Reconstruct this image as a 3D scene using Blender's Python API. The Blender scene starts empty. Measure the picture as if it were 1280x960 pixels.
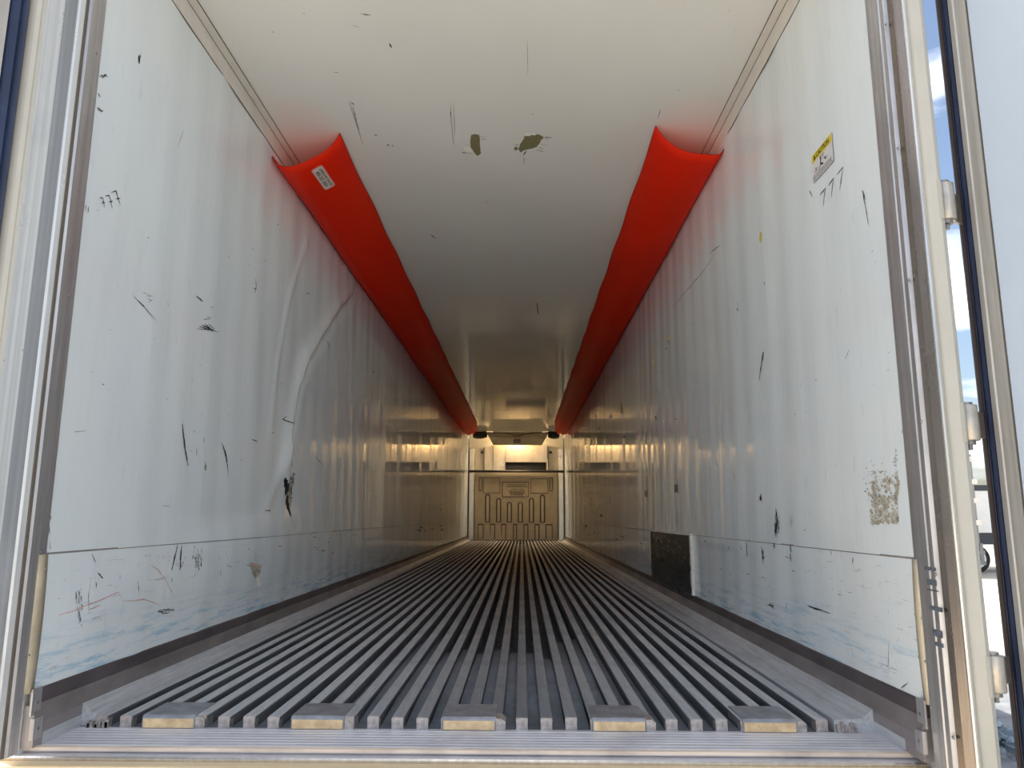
import bpy, bmesh, math, random
import numpy as np
from mathutils import Vector, Matrix
random.seed(7)
R = random.random
def U(a, b): return a + (b - a) * random.random()
S = bpy.context.scene
COL = S.collection

# ------------------------------------------------------------------ camera
F, PITCH, YAW, ROLL = 933.6, .175312, -.013638, .003337
CAM = np.array([.14768, -2.44579, .61086])
fw = np.array([math.sin(YAW)*math.cos(PITCH), math.cos(YAW)*math.cos(PITCH), math.sin(PITCH)])
r0 = np.cross(fw, [0, 0, 1]); r0 /= np.linalg.norm(r0); u0 = np.cross(r0, fw)
rt = math.cos(ROLL)*r0 + math.sin(ROLL)*u0
up = -math.sin(ROLL)*r0 + math.cos(ROLL)*u0
cd = bpy.data.cameras.new('camera'); cam = bpy.data.objects.new('camera', cd); COL.objects.link(cam)
cd.sensor_width = 36; cd.lens = F/1280*36; cd.clip_start = .02; cd.clip_end = 500
m = Matrix.Identity(4)
for i in range(3):
    m[i][0] = rt[i]; m[i][1] = up[i]; m[i][2] = -fw[i]; m[i][3] = CAM[i]
cam.matrix_world = m
S.camera = cam

# ------------------------------------------------------------------ sky, sun, exposure
W_ = bpy.data.worlds.new('sky'); S.world = W_; W_.use_nodes = True
nt = W_.node_tree; nt.nodes.clear()
sky = nt.nodes.new('ShaderNodeTexSky'); sky.sky_type = 'NISHITA'; sky.sun_disc = False
SUN_DIR = Vector((-.72, .45, .80)).normalized()
sky.sun_elevation = math.asin(SUN_DIR.z); sky.sun_rotation = math.atan2(SUN_DIR.x, SUN_DIR.y)
sky.dust_density = 2.5; sky.ozone_density = 1.2
geo = nt.nodes.new('ShaderNodeTexCoord')
mp = nt.nodes.new('ShaderNodeMapping'); mp.inputs['Scale'].default_value = (1.6, 1.6, 5.5)
mp.inputs['Location'].default_value = (.35, .1, .55)
nz = nt.nodes.new('ShaderNodeTexNoise'); nz.inputs['Scale'].default_value = 1.5; nz.inputs['Detail'].default_value = 6
cr = nt.nodes.new('ShaderNodeValToRGB'); cr.color_ramp.elements[0].position = .50; cr.color_ramp.elements[1].position = .60
mx = nt.nodes.new('ShaderNodeMix'); mx.data_type = 'RGBA'; mx.inputs[7].default_value = (9.0, 9.2, 9.6, 1)
bg = nt.nodes.new('ShaderNodeBackground'); bg.inputs['Strength'].default_value = .17
wo = nt.nodes.new('ShaderNodeOutputWorld')
nt.links.new(geo.outputs['Generated'], mp.inputs[0]); nt.links.new(mp.outputs[0], nz.inputs['Vector'])
nt.links.new(nz.outputs['Fac'], cr.inputs[0]); nt.links.new(cr.outputs[0], mx.inputs[0])
nt.links.new(sky.outputs[0], mx.inputs[6]); nt.links.new(mx.outputs[2], bg.inputs[0]); nt.links.new(bg.outputs[0], wo.inputs[0])
sd = bpy.data.lights.new('sun', 'SUN'); sd.energy = 9.5; sd.angle = .009; sd.color = (1, .93, .82)
so = bpy.data.objects.new('sun', sd); COL.objects.link(so)
so.rotation_euler = SUN_DIR.to_track_quat('Z', 'Y').to_euler(); so.location = (-8, 4, 12)
S.view_settings.view_transform = 'Standard'; S.view_settings.look = 'None'
S.view_settings.gamma = 1; S.view_settings.use_curve_mapping = False
S.view_settings.exposure = .40
S.cycles.max_bounces = 16; S.cycles.diffuse_bounces = 10; S.cycles.glossy_bounces = 12
S.cycles.use_denoising = True

# ------------------------------------------------------------------ measured sizes (metres)
HW, L, H = 1.25, 17.2, 2.723          # half width, length, height of the cargo box
ZS, ZB = .497, .115                   # kick panel seam and lower edge of the liner
YL, YR = -.222, -.287                 # rear ends of left and right liner
GZ = -1.35                            # ground level

def ray(px, py):
    return fw + rt*(px-640)/F + up*(480-py)/F
def on_x(px, py, X):
    d = ray(px, py); t = (X-CAM[0])/d[0]; return CAM + t*d
def on_z(px, py, Z):
    d = ray(px, py); t = (Z-CAM[2])/d[2]; return CAM + t*d
def on_y(px, py, Y):
    d = ray(px, py); t = (Y-CAM[1])/d[1]; return CAM + t*d

# ------------------------------------------------------------------ materials
class NT:
    def __init__(s, name):
        s.m = bpy.data.materials.new(name); s.m.use_nodes = True; s.t = s.m.node_tree
        s.b = s.t.nodes['Principled BSDF']; s.out = s.t.nodes['Material Output']
    def n(s, t, **k):
        x = s.t.nodes.new(t)
        for a, b in k.items():
            if a in x.inputs: x.inputs[a].default_value = b
            else: setattr(x, a, b)
        return x
    def l(s, a, b): s.t.links.new(a, b)
    def noise(s, scale, vec=(1, 1, 1), detail=4, rough=.55):
        c = s.n('ShaderNodeTexCoord'); mp = s.n('ShaderNodeMapping'); mp.inputs['Scale'].default_value = vec
        s.l(c.outputs['Object'], mp.inputs[0])
        n = s.n('ShaderNodeTexNoise'); n.inputs['Scale'].default_value = scale; n.inputs['Detail'].default_value = detail
        n.inputs['Roughness'].default_value = rough
        s.l(mp.outputs[0], n.inputs['Vector']); return n.outputs['Fac']
    def ramp(s, fac, stops):
        r = s.n('ShaderNodeValToRGB'); e = r.color_ramp.elements
        e[0].position, e[0].color = stops[0][0], col4(stops[0][1])
        e[1].position, e[1].color = stops[-1][0], col4(stops[-1][1])
        for p, c in stops[1:-1]:
            q = e.new(p); q.color = col4(c)
        s.l(fac, r.inputs[0]); return r.outputs[0]
    def mix(s, fac, a, b, mode='MIX'):
        x = s.n('ShaderNodeMix', data_type='RGBA', blend_type=mode)
        for v, i in ((fac, 0), (a, 6), (b, 7)):
            if isinstance(v, (int, float)): x.inputs[i].default_value = v
            elif isinstance(v, tuple): x.inputs[i].default_value = col4(v)
            else: s.l(v, x.inputs[i])
        return x.outputs[2]
    def math(s, op, a, b):
        x = s.n('ShaderNodeMath', operation=op)
        for v, i in ((a, 0), (b, 1)):
            if isinstance(v, (int, float)): x.inputs[i].default_value = v
            else: s.l(v, x.inputs[i])
        return x.outputs[0]
    def xyz(s):
        c = s.n('ShaderNodeTexCoord'); x = s.n('ShaderNodeSeparateXYZ'); s.l(c.outputs['Object'], x.inputs[0]); return x.outputs
    def bump(s, h, strength=.3, dist=.01, prev=None):
        b = s.n('ShaderNodeBump'); b.inputs['Strength'].default_value = strength; b.inputs['Distance'].default_value = dist
        s.l(h, b.inputs['Height'])
        if prev is not None: s.l(prev, b.inputs['Normal'])
        s.l(b.outputs[0], s.b.inputs['Normal']); return b.outputs[0]
    def set(s, **k):
        for a, v in k.items():
            a = a.replace('_', ' ')
            i = s.b.inputs[a]
            if isinstance(v, (int, float)): i.default_value = v
            elif isinstance(v, tuple): i.default_value = col4(v)
            else: s.l(v, i)
        return s
def col4(c):
    if isinstance(c, (int, float)): return (c, c, c, 1)
    return (c[0], c[1], c[2], 1)
def simple(name, c, rough=.5, metal=0, var=.12, scale=12, bump=0, vec=(1, 1, 1)):
    t = NT(name); n = t.noise(scale, vec)
    lo = tuple(x*(1-var) for x in c); hi = tuple(min(1, x*(1+var)) for x in c)
    t.set(Base_Color=t.ramp(n, [(.3, lo), (.7, hi)]), Roughness=rough, Metallic=metal)
    if bump: t.bump(n, bump, .004)
    return t.m

def liner_material(name, kick=False):
    t = NT(name)
    n1 = t.noise(1.4, (1, 1, .7), 5); n2 = t.noise(9, (1, 1, .25), 4)
    base = t.ramp(n1, [(.3, (.78, .86, .90)), (.5, (.82, .89, .925)), (.7, (.85, .90, .91))])
    base = t.mix(t.ramp(n2, [(.52, 0), (.75, .25)]), base, (.68, .72, .74))
    x = t.xyz()
    # fine grime streaks
    n3 = t.noise(40, (1, .8, .12), 6, .7)
    base = t.mix(t.ramp(n3, [(.62, 0), (.74, .35)]), base, (.33, .35, .37))
    if kick:
        # cyan pallet-paint rubs and grey scrapes, long ones along the wall, near the floor
        nb = t.noise(5, (1, .55, 7), 6, .75)
        zz = t.n('ShaderNodeMapRange'); zz.inputs[1].default_value = .32; zz.inputs[2].default_value = .13; t.l(x[2], zz.inputs[0])
        blue = t.math('MULTIPLY', t.ramp(nb, [(.50, 0), (.62, 1)]), zz.outputs[0])
        base = t.mix(t.math('MULTIPLY', blue, .75), base, (.16, .48, .72))
        nk = t.noise(14, (1, .5, 6), 7, .8)
        dk = t.math('MULTIPLY', t.ramp(nk, [(.60, 0), (.68, 1)]), .6)
        base = t.mix(dk, base, (.20, .22, .24))
    t.set(Base_Color=base, Roughness=.07, Specular_IOR_Level=.7)
    nb1 = t.noise(1.0, (1, 5, .5), 3, .5); nb2 = t.noise(1.0, (1, 30, 1.6), 3, .6)
    b = t.bump(nb1, .16, .02); t.bump(nb2, .15, .004, b)
    return t.m
M = {}
M['liner'] = liner_material('white_frp_liner'); M['kick'] = liner_material('white_frp_kick_panel', True)
t = NT('white_ceiling_liner'); n1 = t.noise(1.1, (1, 1, 1), 5)
c = t.ramp(n1, [(.3, (.83, .83, .80)), (.7, (.88, .88, .85))]); n2 = t.noise(30, (1, .3, 1), 6, .7)
c = t.mix(t.ramp(n2, [(.66, 0), (.76, .3)]), c, (.36, .35, .32))
t.set(Base_Color=c, Roughness=.07, Specular_IOR_Level=.7)
b = t.bump(t.noise(1, (.7, 4, 1), 3), .10, .02); t.bump(t.noise(1, (1.2, 22, 1), 3), .05, .004, b); M['ceil'] = t.m
M['cove'] = simple('cove_plastic', (.77, .745, .70), .35, 0, .05)
M['line'] = simple('dark_caulk', (.10, .085, .07), .7)
M['seam'] = simple('grey_seam_caulk', (.28, .26, .24), .7)

def metal(name, c, rough, streak=(1, 1, .03), scale=60, metallic=.9, dirt=(.12, .12, .13), amt=.5):
    t = NT(name); n = t.noise(scale, streak, 5, .65); n2 = t.noise(3, (1, 1, .6), 6, .65)
    lo = tuple(v*.72 for v in c)
    base = t.mix(t.ramp(n2, [(.5, 0), (.75, amt)]), t.ramp(n, [(.3, lo), (.65, c)]), dirt)
    t.set(Base_Color=base, Metallic=metallic, Roughness=t.ramp(n2, [(.3, rough*.8), (.7, min(1, rough*1.35))]))
    t.bump(n, .05, .001); return t.m
M['alu'] = metal('brushed_aluminium_trim', (.62, .61, .62), .38, metallic=.75)
M['stainless'] = metal('worn_stainless_jamb', (.30, .255, .22), .25, amt=.08)
M['jamb_white'] = metal('streaked_white_jamb', (.70, .73, .75), .30, (5, 18, .12), 4, .35, (.30, .33, .36), .6)  # grey streaks are reflections put into the colour
M['edge'] = metal('polished_edge', (.85, .82, .78), .18, amt=.1)
M['post'] = simple('cream_painted_post', (.50, .49, .44), .4, .1, .05, 5)
M['sill'] = metal('scuffed_sill_metal', (.86, .84, .87), .45, (.04, 1.6, 1), 60, .3, (.22, .21, .23), .45)
M['sill_lip'] = metal('worn_lip_metal', (.88, .74, .62), .4, (.1, 1, 1), 40, .3, (.12, .09, .08), .4)
M['bumper'] = simple('yellowed_bumper_face', (1, .74, .46), .45, .1, .1, 6)
t = NT('oxidised_floor_rail'); gp = t.n('ShaderNodeNewGeometry'); sp = t.n('ShaderNodeSeparateXYZ'); t.l(gp.outputs['Position'], sp.inputs[0])
n = t.noise(7, (1, .35, 1), 6, .7); n2 = t.noise(90, (1, .05, 1), 4)
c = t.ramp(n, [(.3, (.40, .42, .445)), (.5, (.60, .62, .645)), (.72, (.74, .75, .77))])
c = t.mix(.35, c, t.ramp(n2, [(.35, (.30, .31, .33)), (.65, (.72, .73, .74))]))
# trodden dirt down the middle of the floor
dx = t.math('ABSOLUTE', t.math('SUBTRACT', sp.outputs[0], .12), 0)
mr = t.n('ShaderNodeMapRange'); mr.inputs[1].default_value = .85; mr.inputs[2].default_value = .15; t.l(t.math('ADD', dx, t.math('MULTIPLY', n, .35)), mr.inputs[0])
c = t.mix(t.math('MULTIPLY', mr.outputs[0], .85), c, (.13, .135, .155))
t.set(Base_Color=c, Metallic=.25, Roughness=t.ramp(n, [(.3, .6), (.7, .42)])); t.bump(n2, .15, .002); M['rail'] = t.m
M['rail_side'] = simple('shaded_rail_side', (.17, .175, .19), .6, .2, .3, 20, .2, (1, .2, 1))  # shade under the rail flange put into the side colour
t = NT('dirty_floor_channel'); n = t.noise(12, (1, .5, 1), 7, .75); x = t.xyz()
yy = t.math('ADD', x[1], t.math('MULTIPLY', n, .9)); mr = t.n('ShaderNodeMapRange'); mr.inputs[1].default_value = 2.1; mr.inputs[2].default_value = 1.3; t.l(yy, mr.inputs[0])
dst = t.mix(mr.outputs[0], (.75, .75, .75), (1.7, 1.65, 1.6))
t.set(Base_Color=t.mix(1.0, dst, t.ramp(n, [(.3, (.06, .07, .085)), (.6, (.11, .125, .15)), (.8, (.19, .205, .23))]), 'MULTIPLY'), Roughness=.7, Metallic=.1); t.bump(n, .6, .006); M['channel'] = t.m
M['curb_dark'] = simple('grimy_curb_strip', (.14, .12, .125), .5, .5, .3, 9, .2, (1, .4, 1))
M['curb'] = simple('scuffed_curb_face', (.34, .31, .31), .45, .6, .25, 9, .2, (1, .4, 1))
M['lit_edge'] = simple('ground_lit_cap_edge', (.90, .62, .36), .4, .2, .25, 30, .3)  # warm reflection of sunlit ground put into the cap fronts' colour
M['raw'] = simple('bright_cut_end', (.50, .46, .44), .4, .7, .35, 60, .3)
M['cap'] = simple('rail_cap_metal', (.34, .35, .385), .45, .6, .25, 20, .3)
M['dark'] = simple('black_scuff_mark', (.02, .02, .022), .6, 0, .3)
M['grey_mark'] = simple('grey_scuff_mark', (.30, .31, .32), .6, 0, .3)
M['red_mark'] = simple('faded_red_scratch', (.66, .42, .40), .6, 0, .3)
M['yellow_mark'] = simple('yellow_paint_spot', (.72, .62, .12), .5, 0, .2)
M['white_mark'] = simple('flaked_white', (.86, .84, .78), .6)
M['tan_mark'] = simple('exposed_backing', (.44, .41, .33), .8, 0, .5, 70, .5)
M['olive'] = simple('olive_exposed_foam', (.21, .185, .09), .9, 0, .3, 90, .8)
M['aged'] = simple('yellowed_end_trim', (.56, .49, .36), .45, .2, .18, 9)
M['rust'] = simple('rusty_spot', (.25, .10, .04), .8, 0, .4, 60)
M['rubber'] = simple('dark_blue_rubber_seal', (.018, .030, .075), .35, 0, .3, 6)
M['rubber2'] = simple('brown_black_rubber', (.045, .028, .025), .5)
M['door_frame'] = metal('door_edge_metal', (.60, .58, .54), .4, metallic=.45, amt=.25)
M['door_panel'] = simple('white_door_liner', (.53, .62, .73), .3, 0, .04, 3)
M['hinge'] = metal('hinge_steel', (.66, .60, .52), .32, (1, 1, 1), 20, .8)
M['bolt'] = simple('dull_rivet_metal', (.30, .29, .28), .35, .9, .2)
t = NT('red_orange_vinyl'); n = t.noise(3, (1, .4, 1), 4); n2 = t.noise(140, (1, 1, 1), 2)
c = t.ramp(n, [(.3, (.92, .024, .004)), (.7, (.97, .045, .010))])
t.set(Base_Color=c, Roughness=.5, Specular_IOR_Level=.25); nb = t.bump(n2, .12, .002)
tr = t.n('ShaderNodeBsdfTranslucent'); tr.inputs[0].default_value = (1, .20, .025, 1); t.l(nb, tr.inputs['Normal'])
ms = t.n('ShaderNodeMixShader'); ms.inputs[0].default_value = .38
t.l(t.b.outputs[0], ms.inputs[1]); t.l(tr.outputs[0], ms.inputs[2]); t.l(ms.outputs[0], t.out.inputs[0]); M['vinyl'] = t.m
M['hem'] = simple('dark_red_hem', (.30, .010, .006), .5, 0, .15)
M['grommet'] = simple('bright_grommet', (.85, .83, .80), .25, .6, .05)
M['label'] = simple('paper_label', (.76, .70, .64), .6, 0, .05)
M['label_edge'] = simple('label_border', (.82, .40, .34), .6, 0, .05)
M['ink'] = simple('black_ink', (.03, .03, .025), .6)
M['label_white'] = simple('sticker_white', (.72, .72, .74), .4, 0, .03)
M['label_yellow'] = simple('sticker_yellow', (.78, .62, .03), .4, 0, .05)
M['bulk'] = simple('tan_plastic_bulkhead', (.40, .345, .26), .45, 0, .08, 4, .1)
M['bulk_hi'] = simple('raised_tan_plastic', (.46, .40, .32), .4, 0, .08, 6)
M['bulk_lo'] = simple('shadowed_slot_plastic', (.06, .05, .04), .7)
M['fwall'] = simple('front_liner', (.42, .39, .32), .3, .1, .1, 3)
M['cream_cover'] = metal('cream_glossy_cover', (.95, .80, .56), .30, (1, 1, .2), 5, .85, (.55, .42, .25), .25)
M['corner_post'] = metal('pale_corner_extrusion', (.90, .84, .72), .32, metallic=.7, amt=.25)
M['black'] = simple('black_grille', (.008, .009, .011), .5)
M['canvas'] = simple('olive_grey_canvas', (.50, .45, .33), .75, 0, .12, 5, .3)
M['canvas_dark'] = simple('black_collar_fabric', (.02, .018, .014), .8)
t = NT('scratched_black_patch'); n = t.noise(6, (1, 1, 4), 7, .75)
t.set(Base_Color=t.ramp(n, [(.4, (.008, .011, .014)), (.6, (.03, .04, .045)), (.74, (.16, .18, .19))]), Roughness=t.ramp(n, [(.3, .16), (.7, .5)])); t.bump(t.noise(4, (1, 1.5, 2.5), 3), .3, .02); M['patch'] = t.m
# outdoors
t = NT('yard_ground'); x = t.xyz(); n = t.noise(.35, (1, 1, 1), 6); n2 = t.noise(6, (1, 1, 1), 6, .7)
sand = t.ramp(n2, [(.3, (.50, .44, .35)), (.7, (.66, .59, .49))]); asph = t.ramp(n2, [(.3, (.13, .14, .155)), (.7, (.24, .25, .265))])
mr = t.n('ShaderNodeMapRange'); mr.inputs[1].default_value = 6.6; mr.inputs[2].default_value = 8.2; t.l(t.math('ADD', x[0], t.math('MULTIPLY', n, 1.5)), mr.inputs[0])
mr2 = t.n('ShaderNodeMapRange'); mr2.inputs[1].default_value = 3.2; mr2.inputs[2].default_value = 3.0; t.l(x[0], mr2.inputs[0])
t.set(Base_Color=t.mix(t.math('MAXIMUM', mr.outputs[0], mr2.outputs[0]), asph, sand), Roughness=.85); t.bump(n2, .4, .03); M['ground'] = t.m
M['truck_white'] = simple('white_truck_paint', (.78, .80, .80), .35, 0, .04, 2)
M['truck_dark'] = simple('dark_truck_trim', (.03, .04, .055), .5)
M['truck_grey'] = simple('grey_chassis', (.22, .23, .23), .6)
M['tyre'] = simple('tyre_rubber', (.02, .02, .02), .8)
M['rim'] = simple('white_wheel_rim', (.72, .68, .66), .4, .3)
M['stone'] = simple('bluish_rubble', (.23, .29, .34), .8, 0, .5, 3)
M['crumb'] = simple('tan_debris_crumb', (.38, .30, .18), .9, 0, .4, 200)
M['lamp_red'] = simple('amber_marker_lens', (.6, .2, .02), .3)

# ------------------------------------------------------------------ mesh helpers
class MB:
    def __init__(s): s.v = []; s.f = []; s.mi = []; s.cur = 0
    def poly(s, pts):
        i = len(s.v); s.v += [tuple(p) for p in pts]; s.f.append(tuple(range(i, i+len(pts)))); s.mi.append(s.cur)
    def box(s, x0, x1, y0, y1, z0, z1):
        i = len(s.v)
        s.v += [(x, y, z) for z in (z0, z1) for y in (y0, y1) for x in (x0, x1)]
        for q in ((0, 2, 3, 1), (4, 5, 7, 6), (0, 1, 5, 4), (2, 6, 7, 3), (0, 4, 6, 2), (1, 3, 7, 5)):
            s.f.append(tuple(i+k for k in q)); s.mi.append(s.cur)
        return s
    def prism(s, pts, a, b, axis='z', caps=True):
        """extrude a closed 2-D outline from a to b along an axis"""
        n = len(pts); i = len(s.v)
        def P(p, h):
            if axis == 'z': return (p[0], p[1], h)
            if axis == 'y': return (p[0], h, p[1])
            return (h, p[0], p[1])
        s.v += [P(p, a) for p in pts] + [P(p, b) for p in pts]
        for k in range(n):
            q = (k+1) % n; s.f.append((i+k, i+q, i+n+q, i+n+k)); s.mi.append(s.cur)
        if caps:
            s.f.append(tuple(i+k for k in reversed(range(n)))); s.f.append(tuple(i+n+k for k in range(n))); s.mi += [s.cur]*2
        return s
    def cyl(s, c, r, h, axis='z', n=20, r2=None):
        r2 = r if r2 is None else r2; i = len(s.v)
        for k, (rr, hh) in enumerate(((r, 0), (r2, h))):
            for j in range(n):
                a = 2*math.pi*j/n; u, w = rr*math.cos(a), rr*math.sin(a)
                s.v.append({'z': (c[0]+u, c[1]+w, c[2]+hh), 'x': (c[0]+hh, c[1]+u, c[2]+w), 'y': (c[0]+u, c[1]+hh, c[2]+w)}[axis])
        for j in range(n):
            q = (j+1) % n; s.f.append((i+j, i+q, i+n+q, i+n+j)); s.mi.append(s.cur)
        s.f.append(tuple(i+j for j in reversed(range(n)))); s.f.append(tuple(i+n+j for j in range(n))); s.mi += [s.cur]*2
        return s
    def build(s, name, mat, parent=None, bevel=0, smooth=False, recalc=True):
        me = bpy.data.meshes.new(name); me.from_pydata(s.v, [], s.f)
        for q in (mat if isinstance(mat, (list, tuple)) else [mat]): me.materials.append(q)
        for p, k in zip(me.polygons, s.mi): p.material_index = k
        if recalc:
            b = bmesh.new(); b.from_mesh(me); bmesh.ops.recalc_face_normals(b, faces=b.faces); b.to_mesh(me); b.free()
        if smooth: me.polygons.foreach_set('use_smooth', [True]*len(me.polygons))
        return link(name, me, parent, bevel)
def link(name, me, parent=None, bevel=0):
    o = bpy.data.objects.new(name, me); COL.objects.link(o)
    if parent: o.parent = parent
    if bevel:
        q = o.modifiers.new('bevel', 'BEVEL'); q.width = bevel; q.segments = 2; q.limit_method = 'ANGLE'; q.angle_limit = .6
    return o
def struct(o, label): o['kind'] = 'structure'; o['label'] = label; return o
def tag(o, label, cat, group=None):
    o['label'] = label; o['category'] = cat
    if group: o['group'] = group
    return o
def empty(name, loc=(0, 0, 0)):
    o = bpy.data.objects.new(name, None); COL.objects.link(o); o.location = loc; o.empty_display_size = .1; return o
def text(name, body, size, origin, right, upv, mat, parent=None, bold=0, sx=1):
    cu = bpy.data.curves.new(name, 'FONT'); cu.body = body; cu.size = size; cu.align_x = 'CENTER'; cu.align_y = 'CENTER'
    cu.offset = bold; cu.resolution_u = 3
    tmp = bpy.data.objects.new(name, cu); COL.objects.link(tmp)
    me = bpy.data.meshes.new_from_object(tmp.evaluated_get(bpy.context.evaluated_depsgraph_get()))
    bpy.data.objects.remove(tmp)
    r = Vector(right).normalized(); u = Vector(upv).normalized()
    for v in me.vertices: v.co = Vector(origin) + r*(v.co.x*sx) + u*v.co.y
    me.materials.clear(); me.materials.append(mat)
    o = link(name, me, parent); return o

# ------------------------------------------------------------------ liner relief (real dents)
def seg_dist(y, z, pts):
    best = 9; side = 0; tt = 0
    n = len(pts)-1
    for i in range(n):
        ay, az = pts[i]; by, bz = pts[i+1]; dy, dz = by-ay, bz-az
        t = max(0, min(1, ((y-ay)*dy+(z-az)*dz)/(dy*dy+dz*dz)))
        ey, ez = y-ay-t*dy, z-az-t*dz; d = math.hypot(ey, ez)
        if d < best: best = d; side = math.copysign(1, dy*ez-dz*ey); tt = (i+t)/n
    return best, side, tt
CREASE = [(3.45, 2.42), (2.95, 2.12), (2.566, 1.835), (2.25, 1.60), (2.12, 1.42), (2.06, 1.28), (2.0, 1.10), (1.98, .95), (1.99, .86)]
CREASE2 = [(2.0, 1.0), (1.86, .86), (1.74, .72), (1.68, .66)]
FOLD = [(2.15, 2.35), (1.85, 1.9), (1.72, 1.5), (1.66, 1.1)]
def relief(side, y, z):
    h = .0022*math.sin(y*5.3+side)*math.sin(z*.9+.4) + .0013*math.sin(y*11.7+z*.6+side*2) + .0012*math.sin(y*23+z*1.1)
    h *= min(1, max(0, (y+.2)/.6))
    if side < 0:
        if .3 < y < 4.2 and z > .45:
            d, s, t = seg_dist(y, z, CREASE)
            k = 1.25*math.sin(math.pi*min(1, max(.02, t*1.02+.03)))**.6 if t < .5 else 1
            # soft swelling on the rear side, sharp drop on the far side
            w = (.065+.05*t) if s < 0 else .020
            h += .027*k*math.exp(-(d/w)**2)
            if s > 0: h -= .012*k*math.exp(-((d-.06)/.05)**2)
            d, s, t = seg_dist(y, z, CREASE2); h += .012*(1-.6*t)*math.exp(-(d/.05)**2)
            d, s, t = seg_dist(y, z, FOLD); h += .0045*math.exp(-(d/.035)**2)
        if .2 < y < 3:
            zl = .545+.10/(1+math.exp(-(y-1.5)/.22))
            h += .020/(1+math.exp((z-zl)/.016))*math.exp(-((y-1.55)/.75)**4)*min(1, max(0, (z-ZB)/.25))
        if z < .6 and y < 2.6:
            h += .010*math.exp(-((y-1.2)/.8)**2)*math.exp(-((z-.40)/.16)**2)
            h += .012*math.exp(-((y-.05)/.25)**2)*math.exp(-((z-.30)/.10)**2)
    else:
        if z > .45: h += .006*math.exp(-((y-1.9)/.5)**2)*math.sin(z*3.2)
        h += .010*math.exp(-((z-.62)/.12)**2)*math.exp(-((y-.55)/.5)**2)
    return h
def wall_point(side, y, z, off=0):
    h = relief(side, y, z) + off + (.003 if z < ZS else 0)
    return (side*(HW-h), y, z)
def grid_wall(name, side, y0, z0, z1, mat, parent=None):
    ys = list(np.arange(y0, 4.5, .016)) + list(np.arange(4.5, L, .12)) + [L]
    nz_ = int((z1-z0)/.020); zs = [z0+(z1-z0)*i/nz_ for i in range(nz_+1)]
    mb = MB(); ny = len(ys)
    mb.v = [wall_point(side, y, z) for z in zs for y in ys]
    mb.f = [(j*ny+i, j*ny+i+1, (j+1)*ny+i+1, (j+1)*ny+i) for j in range(nz_) for i in range(ny-1)]
    if side > 0: mb.f = [tuple(reversed(f)) for f in mb.f]
    mb.mi = [0]*len(mb.f)
    return mb.build(name, mat, parent, smooth=True, recalc=False)

walls = {}
for side, nm, y0 in ((-1, 'wall_left', YL), (1, 'wall_right', YR)):
    w = grid_wall(nm, side, y0, ZS+.001, H, M['liner'])
    struct(w, 'white plastic-lined %s side wall of the trailer, %s' % (('left', 'with a long diagonal crease') if side < 0 else ('right', 'with the caution sticker and a black patch')))
    walls[side] = w
    grid_wall('kick_panel', side, y0, ZB, ZS-.0015, M['kick'], w)
    s = MB(); s.box(side*(HW+.0)-.001, side*HW+.001, y0, L, ZS-.004, ZS+.004); s.build('seam', M['seam'], w)
    s = MB(); a, b = sorted((side*(HW+.012), side*(HW+.075))); s.box(a, b, y0-.02, L+.2, GZ+1.05, H+.12); s.build('outer_panel', M['truck_white'], w)

# ------------------------------------------------------------------ ceiling, front wall, roof
c = MB(); c.box(-HW, HW, -.30, L, H, H+.004); ceiling = struct(c.build('ceiling', M['ceil']), 'off-white plastic ceiling of the trailer with two torn brown spots')
c = MB(); c.box(-HW-.07, HW+.07, -.45, L+.2, H+.03, H+.13); c.build('roof_panel', M['truck_white'], ceiling)
cv = MB()
for s_ in (-1, 1):
    c = MB(); x = s_*1.206
    a, b = sorted((s_*1.207, s_*(HW-.001)))
    c.prism([(a, H-.004), (b, H-.004), (b, H), (a, H)], -.28, 15, 'y')
    a, b = sorted((s_*(HW-.005), s_*HW)); c.prism([(a, 2.633), (b, 2.633), (b, H), (a, H)], -.28, 15, 'y')
    t_ = c.build('trim_1' if s_ < 0 else 'trim_2', M['cove'])
    struct(t_, 'pale corner moulding where the ceiling meets the %s wall' % ('left' if s_ < 0 else 'right'))
    d = MB()
    for (xa, za, zb) in ((s_*1.204, H-.003, H-.0005), (s_*1.2435, H-.006, H-.0035)):
        d.box(min(xa, xa+s_*.003), max(xa, xa+s_*.003), -.28, 15, za, zb)
    xa = s_*(HW-.002); d.box(min(xa, xa+s_*.002), max(xa, xa+s_*.002), -.28, 15, 2.629, 2.633)
    d.build('joint_line', M['line'], t_)
c = MB(); c.box(-HW, HW, L, L+.06, -.35, H+.03); fwall = struct(c.build('wall_front', M['fwall']), 'front end wall of the trailer behind the tan bulkhead')
for s_ in (-1, 1):
    c = MB(); c.box(s_*1.2440-.012, s_*1.2440+.012, L-.20, L-.10, .0, 2.62); c.build('corner_joint', M['black'], fwall)
    a, b = sorted((s_*1.09, s_*1.232)); c = MB(); c.box(a, b, L-.10, L-.005, 0, 2.36)
    c.build('corner_post', M['corner_post'], fwall, .012)
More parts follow.
